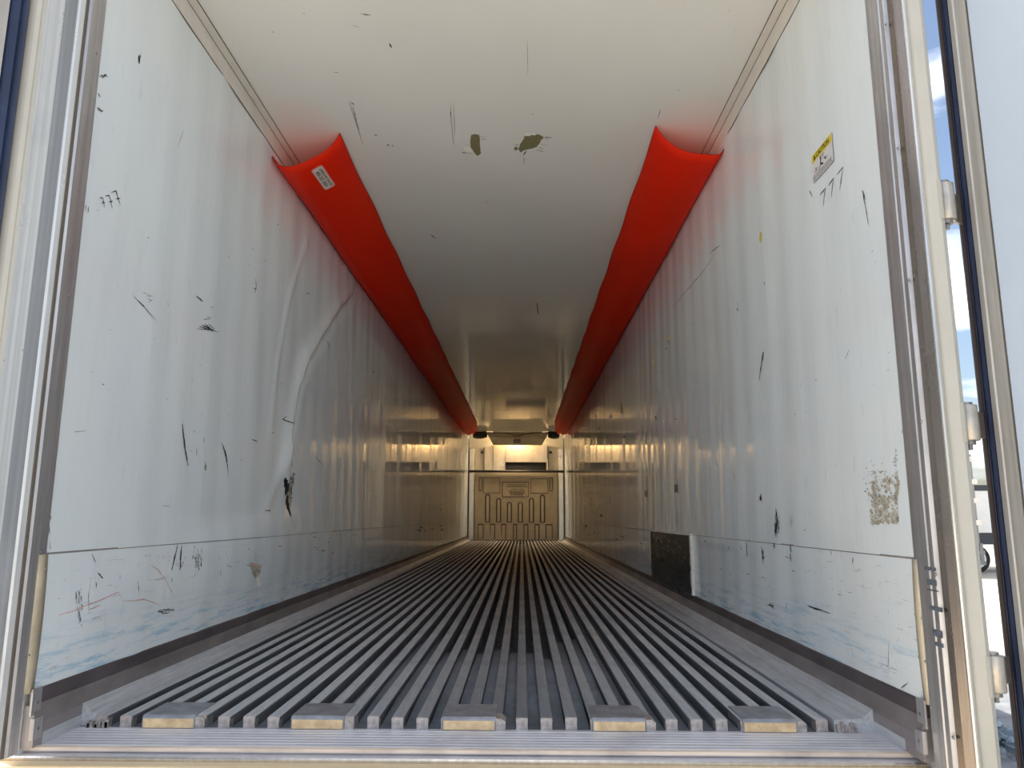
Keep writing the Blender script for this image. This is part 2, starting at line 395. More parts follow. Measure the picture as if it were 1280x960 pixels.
# evaporator cover, its louvre and side panels
ev = empty('cooling_unit_cover', (0, L-.01, 1.76)); tag(ev, 'cream glossy cover of the cooling unit above the tan bulkhead', 'vent cover')
def add_local(mb, name, mat, root, bevel=0):
    lx, ly, lz = root.location; mb.v = [(x-lx, y-ly, z-lz) for x, y, z in mb.v]; return mb.build(name, mat, root, bevel)
def tilt(x0, x1, z0, z1, d0, d1):
    """cover panel leaning out at the top by d1, at the foot by d0"""
    return MB().prism([(L-.02, z0), (L-.02, z1), (L-d1, z1), (L-d0, z0)], x0, x1, 'x')
add_local(tilt(-.60, -.29, 1.77, 2.45, .14, .19), 'cover_panel', M['cream_cover'], ev, .006)
add_local(tilt(-.285, .80, 1.995, 2.45, .15, .19), 'cover_panel', M['cream_cover'], ev, .006)
add_local(tilt(-.83, -.61, 1.77, 2.40, .10, .14), 'side_panel', M['cream_cover'], ev, .006)
add_local(MB().box(-.28, .78, L-.10, L-.02, 1.78, 1.99), 'grille', M['black'], ev)
add_local(MB().box(.785, .82, L-.16, L-.02, 1.77, 2.1), 'side_strip', M['cream_cover'], ev)
for s_ in (-1, 1):
    a, b = sorted((s_*.845, s_*1.08)); add_local(MB().box(a, b, L-.07, L-.02, 1.77, 2.38), 'grey_panel', M['fwall'], ev, .006)
    add_local(MB().cyl((s_*.9, L-.09, 2.26), .035, .03, 'y', 12), 'knob', M['black'], ev)

# unseen fill lamp added to brighten the far end, between cover and air plenum
sl_ = empty('added_fill_lamp', (0, 16.72, H)); tag(sl_, 'small added fill lamp hidden behind the canvas, brightening the far end', 'lamp')
MB().cyl((0, 0, -.02), .10, .02, 'z', 24).build('fill_lamp_base', M['truck_grey'], sl_)
lm = NT('warm_fill_lens'); lm.set(Base_Color=(1, .8, .5), Emission_Color=(1, .72, .40), Emission_Strength=3.0)
MB().cyl((0, 0, -.06), .07, .04, 'z', 24, .09).build('fill_lamp_lens', lm.m, sl_)
ld = bpy.data.lights.new('fill_lamp_light', 'POINT'); ld.energy = 64; ld.color = (1, .72, .42); ld.shadow_soft_size = .08
lo = bpy.data.objects.new('fill_lamp_light', ld); COL.objects.link(lo); lo.parent = sl_; lo.location = (0, 0, -.11)

# bulkhead
bk = empty('bulkhead', (0, L-.2, 0)); tag(bk, 'tan moulded plastic air return bulkhead with six vertical slots at the far end', 'bulkhead')
YB = L-.2
add_local(MB().box(-1.08, 1.08, YB, YB+.04, .0, 1.74), 'panel', M['bulk'], bk, .01)
def frame(x0, x1, z0, z1, w, d, name, mat, y=YB):
    f = MB()
    for a in ((x0, x1, z0, z0+w), (x0, x1, z1-w, z1), (x0, x0+w, z0+w, z1-w), (x1-w, x1, z0+w, z1-w)): f.box(a[0], a[1], y-d, y+.002, a[2], a[3])
    return add_local(f, name, mat, bk)
def bz(py): return float(on_y(650, py, YB)[2])
def bx(px): return float(on_y(px, 640, YB)[0])
for cx, ty in ((609.5, 618), (623.3, 623), (636.8, 628), (650.4, 628), (664.3, 623), (678.1, 618.6)):
    x = bx(cx); z1 = bz(ty); z0 = bz(653)
    out = [(x-.066, z0), (x+.066, z0), (x+.066, z1-.04), (x+.035, z1+.01), (x-.035, z1+.01), (x-.066, z1-.04)]
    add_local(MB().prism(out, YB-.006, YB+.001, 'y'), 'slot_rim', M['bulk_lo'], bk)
    add_local(MB().prism([(p[0]*.5+x*.5, z0+.02+(p[1]-z0)*.92) for p in out], YB-.014, YB+.001, 'y'), 'slot_rib', M['bulk_hi'], bk)
    add_local(MB().prism([(x-.05, bz(656)), (x+.05, bz(656)), (x+.085, .03), (x-.085, .03)], YB-.05, YB, 'y'), 'foot', M['bulk_hi'], bk)
for a, b in ((597.5, 604.5), (612.5, 618.8), (626.5, 632.6), (641.5, 646.2), (654.5, 660.2), (668.3, 674), (682, 690.5)):
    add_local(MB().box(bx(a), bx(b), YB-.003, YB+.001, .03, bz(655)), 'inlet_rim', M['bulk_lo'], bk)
    add_local(MB().box(bx(a)+.02, bx(b)-.02, YB-.02, YB+.001, .03, bz(656.5)), 'inlet_panel', M['bulk_hi'], bk)
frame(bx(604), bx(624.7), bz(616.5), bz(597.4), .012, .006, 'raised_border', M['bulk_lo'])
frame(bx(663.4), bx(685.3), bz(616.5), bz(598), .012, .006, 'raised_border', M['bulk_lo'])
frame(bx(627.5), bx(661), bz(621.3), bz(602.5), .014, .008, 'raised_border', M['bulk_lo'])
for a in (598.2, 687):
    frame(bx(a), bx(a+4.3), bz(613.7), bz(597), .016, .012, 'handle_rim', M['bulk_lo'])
e = MB()
for i, (zz, ww) in enumerate(((606, 11), (608.2, 13), (611.5, 7), (614, 10), (616, 9), (618, 8))):
    x = -.25*ww/12+.02
    while x < .27*ww/12:
        q = U(.02, .045); e.box(x, x+q, YB-.005, YB, bz(zz)-.012, bz(zz)+.012); x += q+.018
e_ = add_local(e, 'embossed_lettering', M['bulk_lo'], bk); e_['kind'] = 'stuff'
rim = MB()
for k in range(34):
    z = .08+k*.048
    for x in (-1.075, 1.06): rim.box(x, x+.018, YB-.008, YB, z, z+.026)
r_ = add_local(rim, 'edge_stitching', M['bulk_lo'], bk); r_['kind'] = 'stuff'
lb = empty('load_bar', (0, YB-.06, 1.755)); tag(lb, 'thin black bar spanning both walls along the bulkhead top', 'bar')
add_local(MB().cyl((-1.235, YB-.06, 1.755), .030, 2.47, 'x', 12), 'tube', M['black'], lb)
for s_ in (-1, 1):
    a, b = sorted((s_*1.22, s_*1.245)); add_local(MB().box(a, b, YB-.09, YB-.03, 1.725, 1.785), 'end_foot', M['black'], lb)

# ------------------------------------------------------------------ floor
ZG = -.035
fl = MB(); fl.box(-1.2, 1.2, .0, L, ZG-.075, ZG-.055)
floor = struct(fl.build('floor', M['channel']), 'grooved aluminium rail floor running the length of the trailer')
PIT = .0765; X0 = -.3115; ks = list(range(-11, 19))
ycuts = {}
bed = MB()
for k in range(-12, 19):
    xa = X0+PIT*k+.0185; xb = X0+PIT*(k+1)-.0185
    if k == -12: xa = -1.2
    if k == 18: xb = 1.2
    yc = L
    if -1 <= k <= 9: yc = U(1.05, 1.45) if k in (1, 2, 3, 5, 6, 7, 4) else U(1.6, 2.6)
    bed.box(xa, xb, 0, yc, ZG-.054, ZG)
    if -1 <= k <= 9: bed.prism([(.05, ZG), (.35, ZG+.010+U(0, .008)), (.9, ZG+.012+U(0, .006)), (yc-.05, ZG+.004), (yc, ZG)], xa, xb, 'x')
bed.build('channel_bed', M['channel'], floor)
def rail_mesh():
    mb = MB(); w = .0185
    prof = [(-.011, ZG-.06), (.011, ZG-.06), (.011, -.014), (w, -.011), (w, -.0025), (w-.003, 0), (-w+.003, 0), (-w, -.0025), (-w, -.011), (-.011, -.014)]
    ys = [0, .02, .5, 1.2, 3, 8, L]; n = len(prof)
    for y in ys: mb.v += [(p[0], y, p[1]) for p in prof]
    for i in range(len(ys)-1):
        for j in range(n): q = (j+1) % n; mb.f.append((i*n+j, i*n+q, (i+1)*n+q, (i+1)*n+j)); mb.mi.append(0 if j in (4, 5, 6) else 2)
    mb.f.append(tuple(range(n))); mb.mi.append(1)
    # worn solid nose at the sawn end
    mb.cur = 1; mb.box(-.0178, .0178, -.004, .03, ZG, -.0015)
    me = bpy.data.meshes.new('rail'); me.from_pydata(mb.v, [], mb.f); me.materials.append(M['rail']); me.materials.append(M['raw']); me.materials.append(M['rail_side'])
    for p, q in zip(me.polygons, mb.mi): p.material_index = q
    b = bmesh.new(); b.from_mesh(me); bmesh.ops.recalc_face_normals(b, faces=b.faces); b.to_mesh(me); b.free()
    return me
rm = rail_mesh()
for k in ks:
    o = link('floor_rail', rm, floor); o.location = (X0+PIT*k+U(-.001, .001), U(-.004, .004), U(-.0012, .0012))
# plank joint caps at the rear edge
for x in (-.941, -.480, -.014, .446, .905):
    cb = MB(); cb.cur = 0; cb.prism([(-.012, ZG), (-.012, -.004), (-.004, .0035), (.15, .0035), (.158, -.002), (.158, ZG)], x-.0825, x+.0825, 'x')
    o = cb.build('rail_cap', M['cap'], floor, .002)
    cb = MB(); cb.box(x-.078, x+.078, -.0145, -.011, ZG+.002, -.007); cb.build('cap_edge', M['lit_edge'], o)
    cb = MB(); cb.prism([(x+.083, ZG), (x+.112, ZG), (x+.112, -.010), (x+.100, -.001), (x+.083, -.001)], -.010, .055, 'y'); cb.build('cap_stop', M['raw'], o)
for s_ in (-1, 1):
    a = s_*1.172 if s_ < 0 else s_*1.105
    pl = MB(); pl.prism([(a, ZG), (a, -.001), (s_*1.19, .004), (s_*1.229, .034), (s_*1.245, .034), (s_*1.245, ZG)], .01 if s_ < 0 else .0, L, 'y')
    pl.prism([(s_*1.224, ZG), (s_*1.224, -.002), (s_*1.26, -.002), (s_*1.26, ZG)], (-.18 if s_ < 0 else -.19), .01, 'y')
    pl.build('side_plate', M['rail'], floor)
# jagged broken metal at the sill ends
jg = MB()
for k in range(9):
    x = -1.20+k*.008+U(-.004, .004); jg.box(x, x+U(.006, .012), -.012, U(.0, .02), ZG, ZG+U(.006, .028))
jg.build('torn_edge', M['raw'], floor)
jg = MB(); x = 1.108
while x < 1.165: q = U(.006, .012); jg.box(x, x+q, -.012, .01, ZG, ZG+U(.018, .03)*(1 if x < 1.15 else .5)); x += q*1.1
jg.build('torn_edge', M['raw'], floor)
# baseboards
for s_, nm, y0 in ((-1, 'baseboard_left', -.222), (1, 'baseboard_right', -.286)):
    pr = [(s_*1.26, ZG), (s_*1.226, ZG), (s_*1.224, .028), (s_*1.236, .078), (s_*1.26, .078)]
    o = MB().prism(pr, y0, L, 'y').build(nm, M['curb'])
    struct(o, 'scuffed grey metal curb along the foot of the %s wall' % nm[10:])
    MB().prism([(s_*1.25, .076), (s_*1.2385, .076), (s_*1.2405, .114), (s_*1.245, .119), (s_*1.25, .119)], y0, L, 'y').build('dark_strip', M['curb_dark'], o)
    # end plate with rivets near the door frame
    ep = MB(); a_ = sorted((s_*1.2375, s_*1.232)); ep.box(a_[0], a_[1], y0-.012, y0+.03, .052, .125); a_ = sorted((s_*1.233, s_*1.221)); ep.box(a_[0], a_[1], y0-.010, y0+.028, -.012, .045); ep.build('end_plate', M['alu'], o)
    for yy, zz, xx in ((y0+.012, .085, 1.2318), (y0+.010, .016, 1.2208)):
        q_ = MB(); q_.cyl((s_*xx, yy, zz), .0045, -s_*.002, 'x', 10); q_.build('rivet', M['bolt'], o)

# debris
db = MB()
for k in range(330):
    y = abs(random.gauss(.7, .9))+.05; x = random.gauss(.05, .42)
    if abs(x) > 1.1 or y > 6: continue
    g = (x-X0)/PIT; on_rail = abs(g-round(g)) < .24
    z = 0.0005 if on_rail else ZG
    if on_rail and R() < .6: continue
    s_ = U(.0025, .0065)
    a = U(0, 3.1); v = [Vector((math.cos(a+q*2.1)*s_*U(.6, 1.3), math.sin(a+q*2.1)*s_*U(.6, 1.3), 0)) for q in range(3)]
    p = Vector((x, y, z)); top = p+Vector((0, 0, s_*U(.5, 1)))
    q = [p+w for w in v]
    for tri in ((q[0], q[1], top), (q[1], q[2], top), (q[2], q[0], top)): db.poly(tri)
o = db.build('floor_debris', M['crumb']); tag(o, 'fine tan crumbs of debris scattered on the rail floor near the doors', 'debris'); o['kind'] = 'stuff'
tag(MB().prism([(0, 0), (.05, .005), (.06, .014), (.012, .016)], .0, .002, 'z').build('wood_chip', M['sill_lip']), 'orange wood chip lying by the right curb', 'wood chip')
bpy.data.objects['wood_chip'].location = tuple(on_z(905, 786, .0))[:2] + (.001,)

# ------------------------------------------------------------------ sill
sl = MB()
prof = [(.004, ZG-.05), (.004, ZG)]
y = -.004
while y > -.185:
    prof += [(y, ZG), (y-.020, ZG), (y-.0215, ZG-.0018), (y-.0245, ZG-.0018)]; y -= .026
prof += [(-.196, ZG-.001), (-.196, ZG-.05)]
sl.prism(prof, -1.34, 1.30, 'x')
sill = struct(sl.build('rear_sill', M['sill']), 'scuffed ridged metal threshold across the rear of the floor')
MB().prism([(-.196, ZG-.008), (-.194, ZG+.0015), (-.200, ZG+.0025), (-.207, ZG-.001), (-.208, ZG-.010)], -1.34, 1.345, 'x').build('sill_lip', M['sill_lip'], sill)
MB().box(-1.36, 1.36, -.238, -.19, ZG-.06, ZG-.016).build('lower_plate', M['sill'], sill)
MB().prism([(-.238, ZG-.06), (-.238, ZG-.016), (-.243, ZG-.013), (-.248, ZG-.017), (-.248, ZG-.06)], -1.36, 1.36, 'x').build('plate_edge', M['edge'], sill)
MB().box(-1.36, 1.36, -.30, -.249, ZG-.30, ZG-.022).build('bumper_face', M['bumper'], sill, .006)
c = MB(); c.box(-1.3, 1.3, -.15, L, GZ+1.0, ZG-.09); c.build('subframe', M['truck_grey'], sill)

# ------------------------------------------------------------------ rear frame
ZT, ZBt = H+.12, -.11
def post(name, pts, mat, parent=None, z0=ZG, z1=ZT, bevel=0):
    return MB().prism(pts, z0, z1, 'z').build(name, mat, parent, bevel)
# left side: aluminium trim, white streaked jamb, beige post
t3 = struct(post('trim_3', [(-1.25, -.222), (-1.2455, -.222), (-1.2445, -.262), (-1.25, -.262)], M['alu'], None, ZS), 'riveted aluminium trim at the rear edge of the left wall')
post('outer_flange', [(-1.25, -.2625), (-1.240, -.264), (-1.238, -.270), (-1.238, -.306), (-1.243, -.313), (-1.25, -.313)], M['alu'], t3)
post('dark_gap', [(-1.25, -.312), (-1.243, -.313), (-1.246, -.320), (-1.25, -.320)], M['line'], t3)
t4 = struct(post('trim_4', [(-1.25, -.319), (-1.256, -.335), (-1.262, -.340), (-1.300, -.424), (-1.33, -.424), (-1.33, -.319)], M['jamb_white']), 'streaked white metal jamb beside the left door seal')
post('reflection_strip', [(-1.2625, -.3385), (-1.2615, -.3392), (-1.2785, -.3770), (-1.2795, -.3765)], metal('grey_reflection_metal', (.36, .38, .41), .4, (5, 18, .10), 5, .4, (.55, .58, .60), .6), t4)  # thin strip added to carry painted grey reflections on the jamb
post('beige_post', [(-1.3005, -.4245), (-1.306, -.432), (-1.312, -.430), (-1.322, -.436), (-1.35, -.440), (-1.36, -.40), (-1.33, -.40)], M['post'], t4)
# right side: aluminium trim, stainless jamb, polished edge, cream post
t5 = struct(post('trim_5', [(1.25, -.285), (1.246, -.286), (1.2445, -.305), (1.25, -.307)], M['alu'], None, ZS), 'riveted aluminium trim at the rear edge of the right wall')
post('outer_flange', [(1.25, -.307), (1.241, -.309), (1.239, -.318), (1.239, -.372), (1.243, -.377), (1.239, -.382), (1.239, -.402), (1.25, -.408)], M['alu'], t5)
t6 = struct(post('trim_6', [(1.25, -.408), (1.246, -.415), (1.253, -.432), (1.249, -.440), (1.262, -.4605), (1.30, -.44), (1.30, -.408)], M['stainless']), 'dark reflective stainless jamb beside the right trim')
post('polished_edge', [(1.2622, -.4600), (1.2632, -.4645), (1.2675, -.4665), (1.274, -.4640), (1.279, -.4560), (1.27, -.44)], M['edge'], t6)
t7 = struct(post('trim_7', [(1.2785, -.4565), (1.290, -.4680), (1.306, -.4785), (1.318, -.4720), (1.332, -.450), (1.332, -.36), (1.30, -.36), (1.279, -.44)], M['post'], None, -.35), 'cream painted corner post carrying the three hinges')
# yellowed end trims at the kick panels
for s_, par, ys in ((-1, t3, (-.222, -.262)), (1, t5, (-.285, -.307))):
    mb = MB(); n = 12; P = []
    for i in range(n+1):
        z = ZS-(ZS-ZB)*i/n; w = .020*math.sin(math.pi*min(1, i/n*1.0))*(1 if s_ < 0 else .2)
        bow = .012*math.sin(math.pi*i/n)
        P.append([(s_*(HW-.004-bow*.4), ys[0]+.006, z), (s_*(HW-.009-bow*.4), (ys[0]+ys[1])/2-.004, z), (s_*(HW-.005), ys[1]-.006, z)])
    mb.v = [q for row in P for q in row]
    for i in range(n):
        for j in range(2): mb.f.append((i*3+j, i*3+3+j, i*3+4+j, i*3+1+j)); mb.mi.append(0)
    o = mb.build('kick_end_trim', M['aged'], par, 0, True); q = o.modifiers.new('s', 'SOLIDIFY'); q.thickness = .003
# rivets
def dome(r=.0045):
    mb = MB(); n = 10; rings = [(1, 0), (.92, .35), (.6, .75), (0.01, .95)]
    for a, h in rings: mb.v += [(h*r, a*r*math.cos(2*math.pi*j/n), a*r*math.sin(2*math.pi*j/n)) for j in range(n)]
    for i in range(3):
        for j in range(n): q = (j+1) % n; mb.f.append((i*n+j, i*n+q, (i+1)*n+q, (i+1)*n+j)); mb.mi.append(0)
    me = bpy.data.meshes.new('rivet'); me.from_pydata(mb.v, [], mb.f); me.materials.append(M['bolt'])
    me.polygons.foreach_set('use_smooth', [True]*len(me.polygons)); return me
dm = dome()
def rivet(px, py, X, parent, sc=1):
    p = on_x(px, py, X); o = link('rivet', dm, parent); o.location = p; o.scale = (-sc if X > 0 else sc, sc, sc)
for px, py in ((120.5, 67), (86.5, 369), (52, 690)): rivet(px, py, -1.2445, t3)
for px, py in ((45.5, 710), (57, 711), (38.5, 765), (49.5, 763), (30, 822), (36, 819)): rivet(px, py, -1.240, t3, .9)
for px, py in ((1090.5, 53), (1100, 184), (1116, 362), (1129, 540), (1144, 716)): rivet(px, py, 1.2445, t5, .9)
for px, py in ((1108, 30), (1123, 185), (1137, 350), (1151.5, 527), (1170, 718), (1192, 922)): rivet(px, py, 1.2385, t5, 1.1)
for px, py in ((1144.5, 768), (1153, 773), (1149.5, 822), (1157, 827), (1164, 884)): rivet(px, py, 1.238, t5, .9)
# tape and rub marks on the right trim
tp = MB()
for px, py, w, h in ((1163, 711, 14, 6), (1165, 728, 12, 9), (1166, 738, 14, 4), (1170, 761, 17, 9), (1172, 792, 13, 12), (1174, 806, 11, 8)):
    a = on_x(px-w/2, py-h/2, 1.2385); b = on_x(px+w/2, py+h/2, 1.2385)
    tp.box(1.2375, 1.2392, b[1], a[1], min(a[2], b[2]), max(a[2], b[2]))
tp.build('dark_rub_mark', simple('blue_grey_rub', (.12, .14, .17), .6, 0, .4, 80), t5)
hd = struct(MB().box(-1.33, 1.33, -.42, -.285, H+.0, H+.13).build('trim_8', M['alu']), 'metal header across the top of the rear door opening')

# ------------------------------------------------------------------ doors
def door(name, label, origin, ang, side):
    """leaf hinged at origin; u runs along the leaf away from the hinge, v is the face seen from inside"""
    root = empty(name, origin); struct(root, label)
    root.rotation_euler = (0, 0, ang)
    return root
dr = door('door_1', 'open right rear door with white liner panel and dark blue seal', (1.424, -.376, 0), math.atan2(-.965, .262), 1)
def dbox(u0, u1, v0, v1, z0, z1, name, mat, root, bevel=0): return MB().box(u0, u1, v0, v1, z0, z1).build(name, mat, root, bevel)
# leaf local +x away from the hinge; for the right door the seen face is local -y
dbox(.0, 1.27, .0, .095, -.12, 2.80, 'leaf_core', M['truck_white'], dr)
MB().prism([(.003, .0), (.003, -.004), (.010, -.010), (.016, -.006), (.022, -.010), (.030, -.013), (.037, -.010), (.040, .0)], -.09, 2.78, 'z').build('seal', M['rubber'], dr)
MB().prism([(-.002, .01), (-.003, -.002), (.001, -.012), (.009, -.016), (.015, -.012), (.012, .0), (.004, .01)], -.09, 2.78, 'z').build('seal_lip', M['rubber2'], dr)
MB().prism([(.041, .0), (.041, -.010), (.058, -.013), (.062, -.010), (.080, -.012), (.100, -.012), (.101, .0)], -.10, 2.79, 'z').build('door_frame', M['door_frame'], dr)
dbox(.101, .104, -.010, .0, -.10, 2.79, 'frame_joint', M['line'], dr)
dbox(.104, 1.25, -.010, .0, -.06, 2.74, 'liner_panel', M['door_panel'], dr, .003)
for z0, z1 in ((1.430, 1.540), (.812, .908), (.180, .270)):
    hg = MB(); hg.cyl((1.340, -.447, z0), .0245, z1-z0, 'z', 24); hg = hg.build('hinge', M['hinge'], None, .003, True)
    hg.parent = dr; hg.matrix_parent_inverse = dr.matrix_world.inverted()
    mb = MB(); mb.prism([(1.303, -.475), (1.306, -.4845), (1.314, -.481), (1.322, -.462), (1.318, -.455)], z0-.006, z1+.002, 'z'); o = mb.build('hinge_leaf', M['post'], hg, .001)
    mb = MB(); mb.cyl((1.337, -.447, z0-.010), .0165, .010, 'z', 16); mb.cyl((1.337, -.447, z0-.024), .009, .014, 'z', 6); mb.cyl((1.337, -.447, z1), .017, .007, 'z', 16)
    mb.build('hinge_pin', M['bolt'], hg)
    mb = MB(); mb.prism([(1.345, -.43), (1.41, -.385), (1.415, -.393), (1.352, -.44)], z0+.012, z1-.012, 'z'); mb.build('hinge_strap', M['hinge'], hg)
bpy.context.view_layer.update()
for o in list(dr.children):
    if o.name.startswith('hinge'):
        o.matrix_parent_inverse = dr.matrix_world.inverted()
dl = door('door_2', 'open left rear door, only its seal and edge in view', (-1.350, -.438, 0), math.atan2(-.90, -.43), -1)
MB().prism([(.0, .0), (.0, .012), (.012, .024), (.022, .014), (.032, .025), (.045, .022), (.055, .0)], -.09, 2.78, 'z').build('seal', M['rubber'], dl)
dbox(.0, 1.27, -.095, .0, -.12, 2.80, 'leaf_core', M['truck_white'], dl)
MB().prism([(.055, .0), (.055, .012), (.085, .014), (.14, .012), (.145, .0)], -.10, 2.79, 'z').build('door_frame', M['door_frame'], dl)
dbox(.147, 1.25, .0, .010, -.06, 2.74, 'liner_panel', M['door_panel'], dl, .003)

# ------------------------------------------------------------------ air chutes
def chute(side, front, label):
    root = empty('air_chute', (side*1.05, front, 2.55)); tag(root, label, 'air duct')
    prof0 = [(.874, 2.719), (.900, 2.672), (.945, 2.622), (1.018, 2.573), (1.087, 2.541), (1.150, 2.522), (1.215, 2.540), (1.248, 2.585)]
    if side > 0: prof0 = [(.878, 2.719), (.900, 2.680), (.935, 2.634), (.990, 2.585), (1.065, 2.553), (1.150, 2.545), (1.215, 2.548), (1.248, 2.583)]
    # finer profile
    def cr_(P, t):
        n = len(P)-1; i = min(int(t*n), n-1); f = t*n-i
        p = [P[max(i-1, 0)], P[i], P[i+1], P[min(i+2, n)]]
        return tuple(.5*((2*p[1][c])+(-p[0][c]+p[2][c])*f+(2*p[0][c]-5*p[1][c]+4*p[2][c]-p[3][c])*f*f+(-p[0][c]+3*p[1][c]-3*p[2][c]+p[3][c])*f**3) for c in (0, 1))
    nu = 26; ys = list(np.arange(front, 16.22, .10)); V = []; nv = len(ys)
    for y in ys:
        s = y-front; end = max(0, min(1, (y-14.2)/2.1)); sc = .5-.5*math.cos(2*math.pi*s)   # 0 at each grommet
        for i in range(nu+1):
            u = i/nu; x, z = cr_(prof0, u)
            e = math.exp(-(u/.07)**2)
            x += .007*sc*e; z -= .004*sc*e                        # scalloped edge between grommets
            w = math.sin(math.pi*u)
            z += (.007*math.sin(s*2.3+side)+.004*math.sin(s*6.1+u*4))*w; x -= .006*math.sin(s*3.7+u*5)*w
            # gathered end
            x = x*(1-end*.35*(1-u)) + 1.17*end*.35*(1-u)
            z = z+end*.07*w+end*.022*math.sin(u*22+s*3); z = z+(2.69-z)*end*end*.45
            V.append((side*min(x, HW-.008)-side*1.05, y-front+.0, min(z, H-.002)-2.55))
    Fc = [(j*(nu+1)+i, j*(nu+1)+i+1, (j+1)*(nu+1)+i+1, (j+1)*(nu+1)+i) for j in range(nv-1) for i in range(nu)]
    mb = MB(); mb.v = V; mb.f = Fc; mb.mi = [0]*len(Fc)
    sh = mb.build('sheet', M['vinyl'], root, 0, True); q = sh.modifiers.new('s', 'SOLIDIFY'); q.thickness = .0012
    # hems as thin tubes along both long edges and the mouth
    def tube(idx, r, name, every=1):
        tb = MB(); pts = [Vector(V[i]) for i in idx][::every]; n = 6
        for a, p in enumerate(pts):
            d = (pts[min(a+1, len(pts)-1)]-pts[max(a-1, 0)]).normalized(); e1 = d.orthogonal().normalized(); e2 = d.cross(e1)
            tb.v += [tuple(p+e1*r*math.cos(2*math.pi*k/n)+e2*r*math.sin(2*math.pi*k/n)) for k in range(n)]
        for a in range(len(pts)-1):
            for k in range(n): q = (k+1) % n; tb.f.append((a*n+k, a*n+q, (a+1)*n+q, (a+1)*n+k)); tb.mi.append(0)
        return tb.build(name, M['hem'], root, 0, True)
    tube([j*(nu+1) for j in range(nv)], .0022, 'ceiling_hem'); tube([j*(nu+1)+nu-1 for j in range(nv)], .0035, 'wall_hem')
    tube(list(range(nu+1)), .0013, 'mouth_hem')
    # grommets every metre
    for k in range(14):
        y = k*1.0+.015
        x, z = prof0[0]; g = MB(); g.cyl((0, 0, 0), .0065, .003, 'z', 12)
        o = g.build('grommet', M['grommet'], root); o.location = (side*(x+.012)-side*1.05, y, H-.022-2.55); o.rotation_euler = (0, side*1.05, 0)
        if k in (0,):
            o2 = link('grommet', o.data, root); o2.location = (side*1.240-side*1.05, y, 2.572-2.55); o2.rotation_euler = (0, side*1.2, 0)
    return root, prof0, V, nu, nv
chL, pL, VL, nuL, nvL = chute(-1, 1.41, 'red-orange vinyl air chute along the left ceiling corner, with a white label')
chR, pR, VR, nuR, nvR = chute(1, 1.345, 'red-orange vinyl air chute along the right ceiling corner, without a label')
# label lies on the sheet: follow the sheet surface
def chute_pt(px, py, off=.003):
    """point where a sight line meets the left sheet"""
    d = Vector(ray(px, py)); o = Vector(CAM); best = None
    base = Vector((-1.05, 1.41, 2.55))
    for j in range(12):
        for i in range(nuL):
            a = [Vector(VL[q])+base for q in (j*(nuL+1)+i, j*(nuL+1)+i+1, (j+1)*(nuL+1)+i+1, (j+1)*(nuL+1)+i)]
            n = (a[1]-a[0]).cross(a[3]-a[0]).normalized(); t_ = (a[0]-o).dot(n)/d.dot(n); p = o+d*t_
            c = sum(a, Vector())/4
            if best is None or (p-c).length < best[0]: best = ((p-c).length, p, n, t_)
    p = best[1]; n = best[2]
    if n.dot(d) > 0: n = -n
    return p+n*off, n
c4 = [chute_pt(*q)[0] for q in ((400, 203.5), (389.5, 213), (407, 238), (418, 229.5))]
nn = chute_pt(404, 220)[1]
ctr = sum(c4, Vector())/4
rv = ((c4[3]-c4[0])+(c4[2]-c4[1])).normalized(); uv = ((c4[0]-c4[1])+(c4[3]-c4[2])); uv = (uv-rv*uv.dot(rv)).normalized()
lw = ((c4[3]-c4[0]).length+(c4[2]-c4[1]).length)/2; lh = ((c4[0]-c4[1]).length+(c4[3]-c4[2]).length)/2
def plate(ctr, rv, uv, w, h, off, name, mat, parent, nrm, cut=.16, inv=None):
    q = [(-w/2+cut*h, -h/2), (w/2-cut*h, -h/2), (w/2, -h/2+cut*h), (w/2, h/2-cut*h), (w/2-cut*h, h/2), (-w/2+cut*h, h/2), (-w/2, h/2-cut*h), (-w/2, -h/2+cut*h)]
    mb = MB(); mb.poly([Vector(ctr)+rv*a+uv*b+nrm*off for a, b in q]); o = mb.build(name, mat, parent, recalc=False); 
    s = o.modifiers.new('s', 'SOLIDIFY'); s.thickness = .0006; return o
def rehome(o, par):
    o.matrix_parent_inverse = par.matrix_world.inverted()
bpy.context.view_layer.update()
lab = plate(ctr, rv, uv, lw, lh, .004, 'label', M['label_edge'], chL, nn); rehome(lab, chL); lab['label'] = 'white label with black lettering'
bpy.context.view_layer.update()
o = plate(ctr, rv, uv, lw*.93, lh*.84, .0052, 'label_face', M['label'], lab, nn); rehome(o, lab)
o = text('lettering', 'UNIFLOW CHUTE', lh*.34, ctr+uv*lh*.20+nn*.0062, rv, uv, M['ink'], lab, .0006, lw*.84/(lh*.34*8.3)); rehome(o, lab)
o = text('lettering', '800-257-3054', lh*.42, ctr-uv*lh*.17+nn*.0062, rv, uv, M['ink'], lab, .0006, lw*.86/(lh*.42*6.9)); rehome(o, lab)

